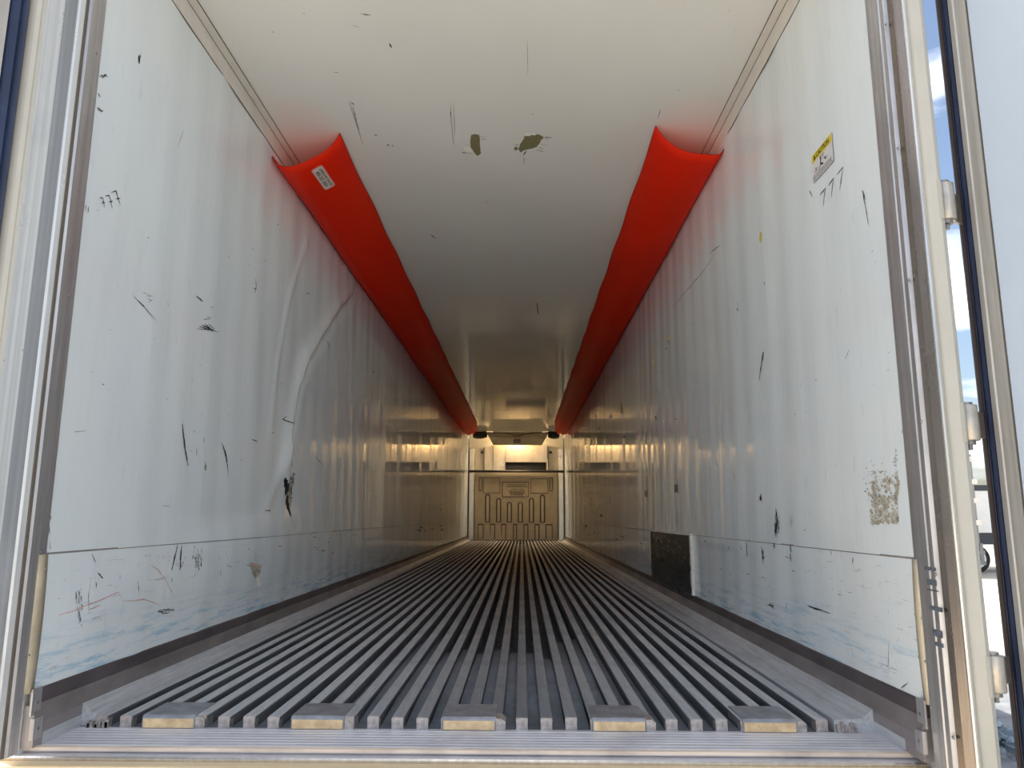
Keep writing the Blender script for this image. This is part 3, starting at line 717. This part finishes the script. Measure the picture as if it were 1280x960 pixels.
# canvas skirt of the air outlet at the far end
YC = 16.50
cp = empty('canvas_air_plenum', (0, YC, 2.7)); tag(cp, 'sagging olive-grey canvas skirt under the ceiling above the bulkhead', 'air duct')
def hem_z(u):                      # two shallow scoops meeting in a low point at the middle
    return 2.713-.095*math.exp(-(u/.26)**2)-.018*math.sin(math.pi*abs(u))
n = 32; V = []; m_ = 10
for j in range(m_+1):
    t_ = j/m_
    for i in range(n+1):
        u = i/n*2-1; hw = .80+(.615-.80)*t_; z = hem_z(u)*(1-t_)+2.385*t_
        fold = .05*math.sin(math.pi*t_)*(1-u*u)+.03*math.exp(-((t_-.25-.3*abs(u))/.12)**2)
        V.append((u*hw+.035, -.10-fold+.06*t_, z-2.7))
mb = MB(); mb.v = V; mb.f = [(j*(n+1)+i, j*(n+1)+i+1, (j+1)*(n+1)+i+1, (j+1)*(n+1)+i) for j in range(m_) for i in range(n)]; mb.mi = [0]*len(mb.f)
sh = mb.build('front_sheet', M['canvas'], cp, 0, True); q = sh.modifiers.new('s', 'SOLIDIFY'); q.thickness = .006
mb = MB()
for i in range(n):
    a, b = V[i], V[i+1]; mb.poly([(a[0], a[1]-.006, a[2]+.003), (b[0], b[1]-.006, b[2]+.003), (b[0], b[1]-.010, b[2]-.014), (a[0], a[1]-.010, a[2]-.014)])
o = mb.build('hem', M['canvas_dark'], cp); q = o.modifiers.new('s', 'SOLIDIFY'); q.thickness = .004
mb = MB(); mb.box(-.60, .67, -.02, .0, -.12, .0215); mb.build('liner', M['canvas_dark'], cp)  # black sheet added for the dark interior, also closes a light leak
for s_ in (-1, 1):
    mb = MB(); a_ = s_*.80+.035; b_ = s_*.615+.035
    mb.poly([(a_, -.10, .012), (b_, -.04, -.315), (b_-s_*.02, .22, -.30), (a_-s_*.02, .22, .012)]); o = mb.build('side_sheet', M['canvas'], cp); q = o.modifiers.new('s', 'SOLIDIFY'); q.thickness = .005
mb = MB(); mb.box(-.06, .11, -.185, -.17, -.265, -.185); mb.build('tag', M['black'], cp)
mb = MB(); mb.box(-.045, .095, -.191, -.185, -.235, -.215); mb.build('tag_line', M['label'], cp)
for s_ in (-1, 1):
    cl = MB(); k = 14; rings = []
    for i in range(k+1):
        a = i/k; x = s_*(.77+.33*a)+.035*(1-a); rr = .060+.045*math.sin(math.pi*a)**.5+.010*math.sin(i*2.1)
        rings.append([(x, -.12+.12*a+rr*math.cos(w), min(.018, -.05+rr*math.sin(w))) for w in [math.pi*2*q/12 for q in range(12)]])
    cl.v = [p for g_ in rings for p in g_]
    for i in range(k):
        for q in range(12): cl.f.append((i*12+q, i*12+(q+1) % 12, (i+1)*12+(q+1) % 12, (i+1)*12+q)); cl.mi.append(0)
    cl.build('collar', M['canvas_dark'], cp, 0, True)

# ------------------------------------------------------------------ marks on the liner
def ribbon(mb, pts, w, surf, jag=.35, step=.006):
    """ragged-edged stroke laid on a surface; pts in surface coords"""
    P = []
    for i in range(len(pts)-1):
        a, b = pts[i], pts[i+1]; n = max(1, int(math.hypot(b[0]-a[0], b[1]-a[1])/step)); n = min(n, 14)
        for k in range(n): P.append((a[0]+(b[0]-a[0])*k/n, a[1]+(b[1]-a[1])*k/n))
    P.append(pts[-1]); m_ = len(P)
    last = None
    for i, p in enumerate(P):
        q = P[min(i+1, m_-1)]; r = P[max(i-1, 0)]; dx, dy = q[0]-r[0], q[1]-r[1]; d = math.hypot(dx, dy) or 1
        t = i/max(1, m_-1); ww = w*.5*(.25+.75*math.sin(math.pi*min(1, max(0, t*.9+.05))))*(1+U(-jag, jag))
        a = (p[0]-dy/d*ww, p[1]+dx/d*ww); b = (p[0]+dy/d*ww, p[1]-dx/d*ww)
        if last: mb.poly([surf(*last[0]), surf(*last[1]), surf(*b), surf(*a)])
        last = (a, b)
def wall_uv(side):
    def f(px, py):
        p = on_x(px, py, side*HW); p = on_x(px, py, side*(HW-relief(side, p[1], p[2]))); return (float(p[1]), float(p[2]))
    return f
def surf(side):
    return lambda y, z: wall_point(side, y, z, .0016)
def ceil_uv(px, py): p = on_z(px, py, H); return (float(p[0]), float(p[1]))
def ceil_surf(x, y): return (x, y, H-.0012)
def px_size(uv, px, py):
    a = uv(px, py); b = uv(px+1, py); c = uv(px, py+1); return (math.hypot(b[0]-a[0], b[1]-a[1])+math.hypot(c[0]-a[0], c[1]-a[1]))/2
def stroke(mb, uv, sf, pts, w=1.2, jag=.35):
    k = px_size(uv, *pts[0]); ribbon(mb, [uv(*p) for p in pts], w*k*.8, sf, jag)
def scuff(mb, uv, sf, x, y, L_, ang, n=5, spread=4, w=.8):
    """bundle of short broken parallel scratches"""
    ca, sa = math.cos(ang), math.sin(ang)
    if n == 1:
        l = L_*U(.5, 1)/2; stroke(mb, uv, sf, [(x-ca*l, y-sa*l), (x+U(-.3, .3), y+U(-.3, .3)), (x+ca*l, y+sa*l)], w*U(.6, 1.2), .6); return
    for i in range(n):
        o = spread*(2*(i+.5)/n-1)+U(-.5, .5); s0 = U(-.5, -.05)*L_; e0 = s0+U(.3, .75)*L_; tilt = U(-.06, .06)
        while s0 < e0:
            l = U(.08, .3)*L_; s1 = min(e0, s0+l); a0 = o+tilt*s0; a1 = o+tilt*s1
            stroke(mb, uv, sf, [(x+ca*s0-sa*a0, y+sa*s0+ca*a0), (x+ca*s1-sa*a1, y+sa*s1+ca*a1)], w*U(.45, 1.0), .7); s0 = s1+U(.0, .09)*L_
def blot(mb, uv, sf, outline, jag=.8):
    pts = []
    for i in range(len(outline)):
        a, b = outline[i], outline[(i+1) % len(outline)]; n = max(1, int(math.hypot(b[0]-a[0], b[1]-a[1])/2))
        for k in range(n): pts.append((a[0]+(b[0]-a[0])*k/n+U(-jag, jag), a[1]+(b[1]-a[1])*k/n+U(-jag, jag)))
    cx = sum(p[0] for p in outline)/len(outline); cy = sum(p[1] for p in outline)/len(outline)
    c_ = sf(*uv(cx, cy)); q = [sf(*uv(*p)) for p in pts]
    for i in range(len(q)): mb.poly([c_, q[i], q[(i+1) % len(q)]])
def finish(mb, name, mat, par, kind=True):
    o = mb.build(name, mat, par, recalc=False)
    if kind: o['kind'] = 'stuff'
    return o
uL, sL, uR, sR = wall_uv(-1), surf(-1), wall_uv(1), surf(1)
V_ = math.pi/2
# left wall: handwriting
mb = MB()
for pts in ([(123.3, 247.3), (128, 247.2), (129, 252), (130, 259.5)], [(126.5, 253.3), (131, 253.2)], [(130.8, 245), (135.8, 244.5), (138, 250), (139.8, 260.5)], [(135.5, 252.5), (140.5, 251.3)],
            [(138.6, 240.8), (144.5, 238.6), (147, 247), (149.8, 255.5)], [(144.3, 248.8), (150, 247.8)], [(107, 262), (106.3, 258), (107.4, 256.5)], [(110.3, 258), (109.6, 266)]):
    stroke(mb, uL, sL, pts, 1.25, .25)
finish(mb, 'handwriting', M['dark'], walls[-1], False)
mb = MB()
for pts, w in (([(172.5, 74), (173.5, 70), (174, 80)], 2.2), ([(173.3, 69), (173, 79)], 2.2), ([(175.5, 67), (174.7, 73)], 1.4),
               ([(124, 96), (128, 94)], 1.2), ([(127, 98), (129, 95.5), (133, 93)], 1.5), ([(129.5, 92.5), (134, 96.5)], 1.5), ([(122, 116), (124.5, 121.5)], 1.6), ([(121, 134), (124, 139)], 1.6), ([(123, 134), (127, 141)], 1.3), ([(124, 138), (128.5, 139)], 1.3),
               ([(168, 372), (178, 381), (187, 392), (194, 400)], .9), ([(166, 369), (180, 385)], .5), ([(183, 370), (191, 370)], .5), ([(184, 373), (190, 376)], .5), ([(185, 378), (191, 374)], .5), ([(177, 365), (187, 369)], .4),
               ([(245, 370), (249, 373), (253, 377)], 1.4), ([(209, 377), (210, 383)], .6), ([(246, 411), (260, 412), (273, 415)], .9), ([(249, 408), (264, 413)], 1), ([(252, 406), (268, 414)], 1.4), ([(255, 404), (263, 411)], .8), ([(260, 405), (268, 412)], .8), ([(254, 399), (262, 399)], .5), ([(258, 396), (264, 398)], .5),
               ([(127, 480), (129.5, 481)], 1.8), ([(229, 163), (222, 183)], .4), ([(92, 540), (107, 538.5)], .5), ([(319, 348), (320, 358), (318, 366)], 1.2), ([(316, 360), (321, 362)], .8),
               ([(227.5, 530), (229, 545), (231, 562), (235, 582)], 2.6), ([(228.5, 541), (230.5, 556)], 2.6), ([(255, 547), (254, 553)], 1), ([(245, 560), (245.5, 570)], .7), ([(256, 577), (257.5, 588)], 1.3), ([(255, 582), (256, 588)], 1),
               ([(277, 554), (280, 562), (283, 575), (285, 592)], 1.7), ([(281, 563), (283.5, 574)], 1.4), ([(242, 538), (243, 541)], 1.2), ([(314, 549), (322, 552)], .8), ([(202, 632), (212, 633)], .4),
               ([(62, 641), (63, 650)], 1.2), ([(61, 655), (61.5, 668)], 1), ([(62, 677), (62.5, 687)], .9), ([(113, 692), (118, 703)], .7), ([(121, 716), (127, 723)], 1.6),
               ([(221, 681), (217, 697), (213.5, 713)], 2.0), ([(226, 681), (224.5, 697), (224, 712)], 1.9), ([(228, 702), (223, 713)], 1.2),
               ([(118, 727), (119, 735)], .8), ([(112, 724), (109, 746), (109.5, 767)], .7), ([(171, 727), (172, 742)], .8),
               ([(475, 505), (476.5, 512), (476, 520)], .8), ([(362, 520), (353, 524), (366, 533)], .8), ([(393, 569), (402, 580)], .5), ([(412, 429), (410, 443)], .5), ([(408, 426), (411, 433)], .9), ([(425, 663), (425.5, 680)], 1), ([(331, 638), (338, 638.5)], 1), ([(524, 601), (525, 607)], .8)):
    stroke(mb, uL, sL, pts, w, .5)
scuff(mb, uL, sL, 247, 702, 20, V_+.1, 14, 4.5, 1.2); scuff(mb, uL, sL, 246, 692, 24, V_, 7, 7, .6)
scuff(mb, uL, sL, 98, 752, 36, V_-.12, 9, 3.2, .9); scuff(mb, uL, sL, 97, 765, 44, V_-.12, 5, 2, .8); scuff(mb, uL, sL, 126, 768, 14, V_, 6, 5, .6)
scuff(mb, uL, sL, 206, 764, 22, .0, 9, 2.5, .9); scuff(mb, uL, sL, 245, 716, 10, V_, 3, 3, .5)
scuff(mb, uL, sL, 368, 690, 16, V_, 6, 10, .5); scuff(mb, uL, sL, 364, 605, 30, V_, 10, 3, 1.6); scuff(mb, uL, sL, 363, 580, 20, V_, 4, 1.5, 1)
for k in range(110):
    x = U(70, 560); 
    if R() < .55: scuff(mb, uL, sL, x, 697-(x-54)*.084+U(5, 60)*(1-(x-50)/650), U(2, 9), random.choice([0, V_, V_, .4]), 1, 1, U(.35, .8))
    else: scuff(mb, uL, sL, x, U(250, 640), U(1.5, 6), U(0, 3), 1, 1, U(.3, .7))
finish(mb, 'scuff_marks', M['dark'], walls[-1])
mb = MB()
for pts, w in (([(72, 769), (90, 764), (105, 757), (120, 752), (133, 746), (146, 740), (151, 749)], 1.6), ([(151, 751), (165, 751), (178, 749), (190, 753), (200, 757)], 1.2), ([(110, 762), (125, 756)], 1.4), ([(187, 706), (196, 712), (203, 721), (215, 743)], 1.1), ([(310, 704), (322, 708)], 1.2)):
    stroke(mb, uL, sL, pts, w, .5)
finish(mb, 'red_scratch', M['red_mark'], walls[-1])
mb = MB()
blot(mb, uL, sL, [(312, 703), (324, 706), (325, 716), (318, 722), (313, 715)]); finish(mb, 'peeled_spot', M['tan_mark'], walls[-1])
mb = MB(); blot(mb, uL, sL, [(318, 721), (325, 722), (324, 734), (320, 731)]); finish(mb, 'peeled_spot', M['white_mark'], walls[-1])
mb = MB()
blot(mb, uL, sL, [(359, 592), (362.5, 604), (364, 628), (362, 638), (360, 622)], .5); finish(mb, 'torn_liner', M['tan_mark'], walls[-1])
mb = MB(); scuff(mb, uL, sL, 361, 612, 26, V_, 7, 4, 1.8); stroke(mb, uL, sL, [(357, 598), (358, 622), (363, 645)], 1.3); finish(mb, 'tear_edge', M['dark'], walls[-1])
# right wall: sticker and handwriting
mb = MB()
for pts in ([(1025, 243.8), (1032.6, 234.8)], [(1032.4, 235), (1030.6, 246), (1029.6, 257.5)], [(1036.2, 231.5), (1042.6, 222.5)], [(1042.4, 223), (1041, 233), (1039.6, 246.5)], [(1046.3, 218.6), (1054.4, 208.4)], [(1054.2, 209), (1052.4, 221), (1050, 237.5)]):
    stroke(mb, uR, sR, pts, 1.1, .25)
finish(mb, 'handwriting', M['dark'], walls[1], False)
mb = MB()
for pts, w in (([(1078, 238), (1083, 262), (1086, 281)], 1.1), ([(1079, 238), (1082, 250)], 1.2), ([(1012, 238), (1016, 246)], .8), ([(954, 440), (952, 456), (949, 475)], 1.4), ([(955, 440), (953, 452)], 1.8), ([(922, 376), (924, 390)], .7), ([(921, 385), (923, 389)], 1),
               ([(840, 385), (852, 371), (868, 352), (880, 338), (894, 316)], .3), ([(956, 352), (956, 356)], 1.4), ([(887, 317), (901, 306)], .5), ([(1057, 449), (1062, 437)], .6), ([(1090, 316), (1092, 313)], 1.2), ([(1094, 326), (1095, 328)], 1.1),
               ([(799, 379), (798, 384)], 1.2), ([(819, 521), (821, 524)], 1.5), ([(803, 536), (804, 544)], 1), ([(917, 591), (919, 600)], .8), ([(895, 575), (897, 582)], .7), ([(762, 622), (763, 630)], 1.2), ([(738, 628), (739, 632)], 1), ([(750, 644), (754, 645)], .8),
               ([(934, 676), (935, 696)], 1.6), ([(953, 684), (955, 704)], 1.7), ([(989, 681), (990, 690)], 2.4), ([(989, 692), (990, 702)], 2), ([(968, 678), (970, 686)], 2.0), ([(970, 636), (972, 650), (969, 670)], 3.0), ([(951, 618), (951, 626)], 3.4), ([(1040, 686), (1041, 694)], .9), ([(1011, 757), (1040, 767)], .8), ([(1011, 757), (1025, 763)], 1.1), ([(846, 640), (847, 660)], .6),
               ([(788, 594), (789, 604)], .9), ([(1068, 697), (1067, 704)], .9), ([(1128, 860), (1137, 854)], .8), ([(985, 752), (984, 762)], .8), ([(961, 756), (969, 758)], 1), ([(1100, 828), (1112, 833), (1113, 800)], .5)):
    stroke(mb, uR, sR, pts, w, .5)
scuff(mb, uR, sR, 971, 655, 34, V_, 12, 2.8, 1.0); scuff(mb, uR, sR, 951, 622, 12, V_, 6, 3, 1.0); scuff(mb, uR, sR, 990, 650, 22, V_, 5, 3, .5); scuff(mb, uR, sR, 1011, 640, 16, V_, 5, 5, .6)
scuff(mb, uR, sR, 955, 694, 22, V_, 5, 1.5, 1.2); scuff(mb, uR, sR, 966, 757, 8, .5, 6, 3, .7); scuff(mb, uR, sR, 1124, 800, 6, .2, 4, 3, .5)
for k in range(100):
    x = U(720, 1130)
    if R() < .5: scuff(mb, uR, sR, x, 660+(x-720)*.09+U(3, 90)*(x-700)/430, U(2, 9), random.choice([.25, V_, V_, .4]), 1, 1, U(.3, .7))
    else: scuff(mb, uR, sR, x, U(350, 680), U(1.5, 6), U(0, 3), 1, 1, U(.3, .6))
for k in range(60):   # speckled edge of the peeled decal
    x = random.gauss(1093, 5); y = U(573, 640); scuff(mb, uR, sR, x+(y-600)*.05, y, U(1, 4), U(0, 3), 1, 1, U(.5, 1.4))
for k in range(26): scuff(mb, uR, sR, random.gauss(1121, 1.5), U(560, 600), U(1, 3), U(0, 3), 1, 1, U(.5, 1.1))
finish(mb, 'scuff_marks', M['dark'], walls[1])
mb = MB()
for k in range(170):
    ty = R()**.6; y_ = 588+ty*66; x_ = U(1087+(1-ty)*6, 1124-(1-ty)*8)
    if ty < .5 and R() < .5: x_ = random.choice([random.gauss(1094, 3), random.gauss(1121, 1.5)])
    a_ = U(1.0, 3.2); blot(mb, uR, sR, [(x_-a_, y_-a_*.5), (x_, y_-a_), (x_+a_, y_-a_*.2), (x_+a_*.4, y_+a_), (x_-a_*.6, y_+a_*.7)], .6)
for k in range(50): scuff(mb, uR, sR, U(1086, 1123), U(588, 652), U(2, 6), U(0, 3), 1, 1, U(1, 2.4))
for k in range(18): scuff(mb, uR, sR, random.gauss(1121, 1), U(590, 655), U(3, 7), V_, 1, 1, 1.5)
finish(mb, 'peeled_decal', M['tan_mark'], walls[1])
mb = MB()
for pts, w in (([(951, 290), (951, 303)], 6), ([(837, 418), (837, 425)], 4.5), ([(818, 448), (817, 458)], 3.5), ([(805, 461), (805, 468)], 2.2), ([(796, 470), (796, 475)], 2), ([(819, 430), (820, 452)], 1.4), ([(776, 505), (778, 515)], 3.2)):
    stroke(mb, uR, sR, pts, w, .4)
finish(mb, 'yellow_spot', M['yellow_mark'], walls[1])
mb = MB()
for (a, b, c_, d_) in ((806, 613, 810, 622), (843.5, 605, 847.5, 616)):
    q = [uR(a, b), uR(c_, b+.6), uR(c_, d_), uR(a, d_-1)]; mb.poly([wall_point(1, y, z, .003) for y, z in q])
o = finish(mb, 'square_patch', simple('dark_square_patch', (.07, .075, .075), .3), walls[1], False)
mb = MB()
for (x, y) in ((763.5, 520), (749.5, 535), (735, 680), (780, 684)): blot(mb, uR, sR, [(x-2, y-1.2), (x+2, y-1.2), (x+2, y+1), (x+.6, y+3), (x-.5, y+3), (x-2, y+1)], .3)
finish(mb, 'pale_chip', M['white_mark'], walls[1])
# caution sticker
a = wall_point(1, .20, 1.905, 0)[0]; sx = min(wall_point(1, y, z, 0)[0] for y in (.02, .1, .2) for z in (1.85, 1.95))-.0025
cs = Vector((sx, .118, 1.904)); rv_, uv_, nr_ = Vector((0, -1, 0)), Vector((0, 0, 1)), Vector((-1, 0, 0))
st = plate(cs, rv_, uv_, .188, .110, .0, 'caution_sticker', M['label_edge'], walls[1], nr_, .03)
st.data.materials[0] = simple('sticker_border', (.30, .30, .31), .5)
plate(cs, rv_, uv_, .184, .106, .0012, 'sticker_face', M['label_white'], st, nr_, .03)
plate(cs+uv_*.037, rv_, uv_, .180, .030, .0020, 'sticker_header', M['label_yellow'], st, nr_, .03)
text('lettering', 'CAUTION', .026, cs+uv_*.036+rv_*.012+nr_*.003, rv_, uv_, M['ink'], st, .0006)
mb = MB(); q = cs+uv_*.037-rv_*.062+nr_*.003; mb.poly([q-rv_*.011-uv_*.010, q+rv_*.011-uv_*.010, q+uv_*.011]); mb.build('warning_triangle', M['ink'], st, recalc=False)
mb = MB(); q = cs+nr_*.003
def bar(x0, y0, x1, y1, w):
    d = Vector((x1-x0, y1-y0)); d.normalize(); n_ = Vector((-d.y, d.x))*w/2
    mb.poly([q+rv_*(x0+n_.x)+uv_*(y0+n_.y), q+rv_*(x0-n_.x)+uv_*(y0-n_.y), q+rv_*(x1-n_.x)+uv_*(y1-n_.y), q+rv_*(x1+n_.x)+uv_*(y1+n_.y)])
for b_ in ((-.012, .016, -.012, -.016, .006), (-.012, -.016, -.030, -.028, .003), (-.012, -.014, .010, -.022, .007), (0, .016, .0, -.006, .002), (.014, .014, .014, -.006, .002), (0, .014, .022, .014, .002), (.024, -.004, .034, -.016, .006), (.034, -.016, .05, -.010, .003), (-.06, -.006, -.05, -.024, .003), (-.07, -.020, -.045, -.012, .002)): bar(*b_)
for k in range(4):
    x = -.088
    while x < .08: w = U(.006, .02); bar(x, -.033-k*.0052, min(x+w, .088), -.033-k*.0052, .0016); x += w+.004
mb.build('sticker_drawing', M['ink'], st, recalc=False)
# black patch plate
Y0, Y1, Z0, Z1 = 2.50, 3.985, .10, .492
pt = MB(); pt.box(HW-.020, HW-.006, Y0, Y1, Z0, Z1); pp = pt.build('black_patch', M['patch'], walls[1], .003); pp['label'] = 'scratched glossy black repair plate'
pt = MB(); pt.box(HW-.022, HW-.004, Y0-.045, Y0-.004, Z0+.02, Z1-.002); pt.build('patch_edging', M['white_mark'], pp)
pt = MB(); pt.box(HW-.020, HW-.004, Y0-.03, Y1, Z1, Z1+.008); pt.build('patch_edging', M['white_mark'], pp)
pt = MB(); pt.box(HW-.0235, HW-.0205, Y0-.028, Y0-.006, Z0+.03, Z0+.075); pt.box(HW-.0235, HW-.0205, Y0-.024, Y0-.012, Z0+.17, Z0+.20); pt.build('rust_spot', M['rust'], pp)
# ceiling marks
mb = MB()
blot(mb, ceil_uv, ceil_surf, [(589, 168), (594, 166.5), (599, 168.5), (600, 180), (601.5, 191), (597, 194.5), (592, 190), (588, 183)], .7)
blot(mb, ceil_uv, ceil_surf, [(652, 176), (656, 170), (675, 168), (680, 171), (675, 178), (671, 184), (660, 186), (651, 190), (648, 186)], .9)
blot(mb, ceil_uv, ceil_surf, [(642, 186), (645, 182), (648, 186), (645, 188)], .4)
finish(mb, 'torn_spot', M['olive'], ceiling, False)
mb = MB()
for pts, w in (([(679, 171), (690, 171.5)], 1.4), ([(679, 173), (688, 173)], .9), ([(670, 187), (680, 189.5)], 1), ([(673, 184), (680, 186)], .8), ([(676, 180), (683, 180.5)], .6), ([(658, 188), (654, 194)], 1.4), ([(655, 196), (655, 205)], .5), ([(642, 181), (648, 180)], .8), ([(600, 170), (608, 171)], .6), ([(600, 173), (607, 174)], .8), ([(577, 190), (583, 191)], 1.2), ([(583, 191), (592, 191.5)], .6),
               ([(451, 17), (457, 18), (463, 18.5)], 1.8), ([(487, 54), (489, 58)], 2.6), ([(486.5, 55), (490, 60)], 1.5), ([(340, 39), (342.5, 40.5)], 2.2), ([(417, 90), (423, 90.5)], 1), ([(439, 127.5), (443, 131)], 1.8), ([(436, 127), (443, 147), (449, 166), (454, 181)], .6), ([(441, 134), (446, 152)], .7), ([(444, 146), (449, 163)], .5), ([(468, 168), (471, 169)], 2), ([(484, 180), (486, 182)], 2.2), ([(490, 181), (492, 183)], 1), ([(378, 16), (381, 17)], 1.8), ([(440, 31), (450, 34)], .5),
               ([(563, 130), (564, 150), (567, 182)], .5), ([(567, 128), (569, 170)], .4), ([(563, 139), (563.5, 145)], .9), ([(659, 49), (660, 95)], .4), ([(538, 293), (541, 295), (544, 298)], 1.2), ([(671, 378), (673, 393)], .7), ([(607, 252), (610, 252.5)], 1.1), ([(848, 112), (849, 113)], 1.6), ([(525, 355), (528, 355)], 1), ([(665, 142), (667, 143)], 1.3), ([(826, 136), (822, 148)], .6), ([(950, 78), (948, 80)], 1.2)):
    stroke(mb, ceil_uv, ceil_surf, pts, w, .4)
finish(mb, 'scuff_marks', simple('brown_grey_scuff', (.10, .09, .07), .7), ceiling)
mb = MB(); blot(mb, ceil_uv, lambda x, y: (x, y, H-.0008), [(656, 169.5), (659, 165.5), (672, 167), (674, 169)], .4); blot(mb, ceil_uv, lambda x, y: (x, y, H-.0008), [(578, 184), (588, 184), (590, 191), (581, 189)], .8); finish(mb, 'paint_flake', M['white_mark'], ceiling, False)

# ------------------------------------------------------------------ outdoors
g = MB(); g.box(-150, 150, -150, 150, GZ-.1, GZ); struct(g.build('ground', M['ground']), 'sunlit sandy yard ground with a grey asphalt strip')
def wheel(parent, x, y, z, r=.5, w=.28, axis='x'):
    mb = MB(); mb.cyl((x, y, z), r, w, axis, 28); t_ = mb.build('tyre', M['tyre'], parent, .03)
    dx, dy = (1, 0) if axis == 'x' else (0, 1)
    mb = MB(); mb.cyl((x-.02*dx, y-.02*dy, z), r*.66, w+.04, axis, 24); mb.build('rim', M['rim'], t_)
    mb = MB(); mb.cyl((x-.06*dx, y-.06*dy, z), r*.22, w+.12, axis, 16); mb.build('hub', M['truck_grey'], t_)
def add(mb, name, mat, root, bevel=0): return mb.build(name, mat, root, bevel)
pa = empty('parked_trailer', (14.5, 24, GZ)); tag(pa, 'tall white semi-trailer parked in the yard, its hinged rear edge towards us', 'trailer')
add(MB().box(-1.25, 1.30, 0, 13, 1.2, 4.15), 'body', M['truck_white'], pa, .03)
add(MB().box(1.28, 1.36, -.06, .05, .95, 4.15), 'rear_post', M['truck_grey'], pa)
for z in (3.98, 2.55, 1.80, 3.2): add(MB().box(1.20, 1.46, -.12, -.04, z-.09, z+.09), 'door_hinge', M['rim'], pa, .01)
add(MB().box(-1.2, 1.5, -.08, .05, .74, .86), 'bumper_bar', M['truck_grey'], pa); add(MB().box(-1.2, 1.5, -.08, .05, .38, .50), 'bumper_bar', M['truck_grey'], pa)
add(MB().box(1.34, 1.46, -.06, .04, .38, 1.1), 'bumper_leg', M['truck_grey'], pa)
add(MB().box(-1.1, 1.1, .2, 12, .9, 1.2), 'chassis', M['truck_dark'], pa)
for sx in (-1.15, .82): wheel(pa, sx, 1.8, .5)
pb = empty('box_truck', (17.2, 25.5, GZ)); tag(pb, 'white box truck with a dark roof edge beyond the parked trailer', 'truck')
add(MB().box(-1.0, 4.5, 0, 2.5, 1.42, 2.95), 'body', M['truck_white'], pb, .03)
add(MB().box(-1.0, 4.5, -.02, 2.5, 2.95, 3.15), 'roof_edge', M['truck_dark'], pb)
add(MB().box(-1.0, 4.5, .1, 2.4, 1.0, 1.42), 'chassis', M['truck_dark'], pb)
for x in (-.55, 3.4): wheel(pb, x, .05, .5, .5, .3, 'y')
rb = MB()
for k in range(170):
    x, y = 4.45+random.gauss(0, .30), 4.55+random.gauss(0, .35); s_ = U(.03, .085); z = GZ+U(0, .10)
    mt = [Vector((x, y, z))+Vector((random.gauss(0, 1), random.gauss(0, 1), random.gauss(0, .7))).normalized()*s_ for _ in range(6)]
    i = len(rb.v); rb.v += [tuple(p) for p in mt]
    for f in ((0, 1, 2), (0, 2, 3), (0, 3, 4), (0, 4, 1), (5, 2, 1), (5, 3, 2), (5, 4, 3), (5, 1, 4)): rb.f.append(tuple(i+q for q in f)); rb.mi.append(0)
o = rb.build('rubble', M['stone']); tag(o, 'bluish-grey rubble on the ground beside the trailer', 'rubble'); o['kind'] = 'stuff'
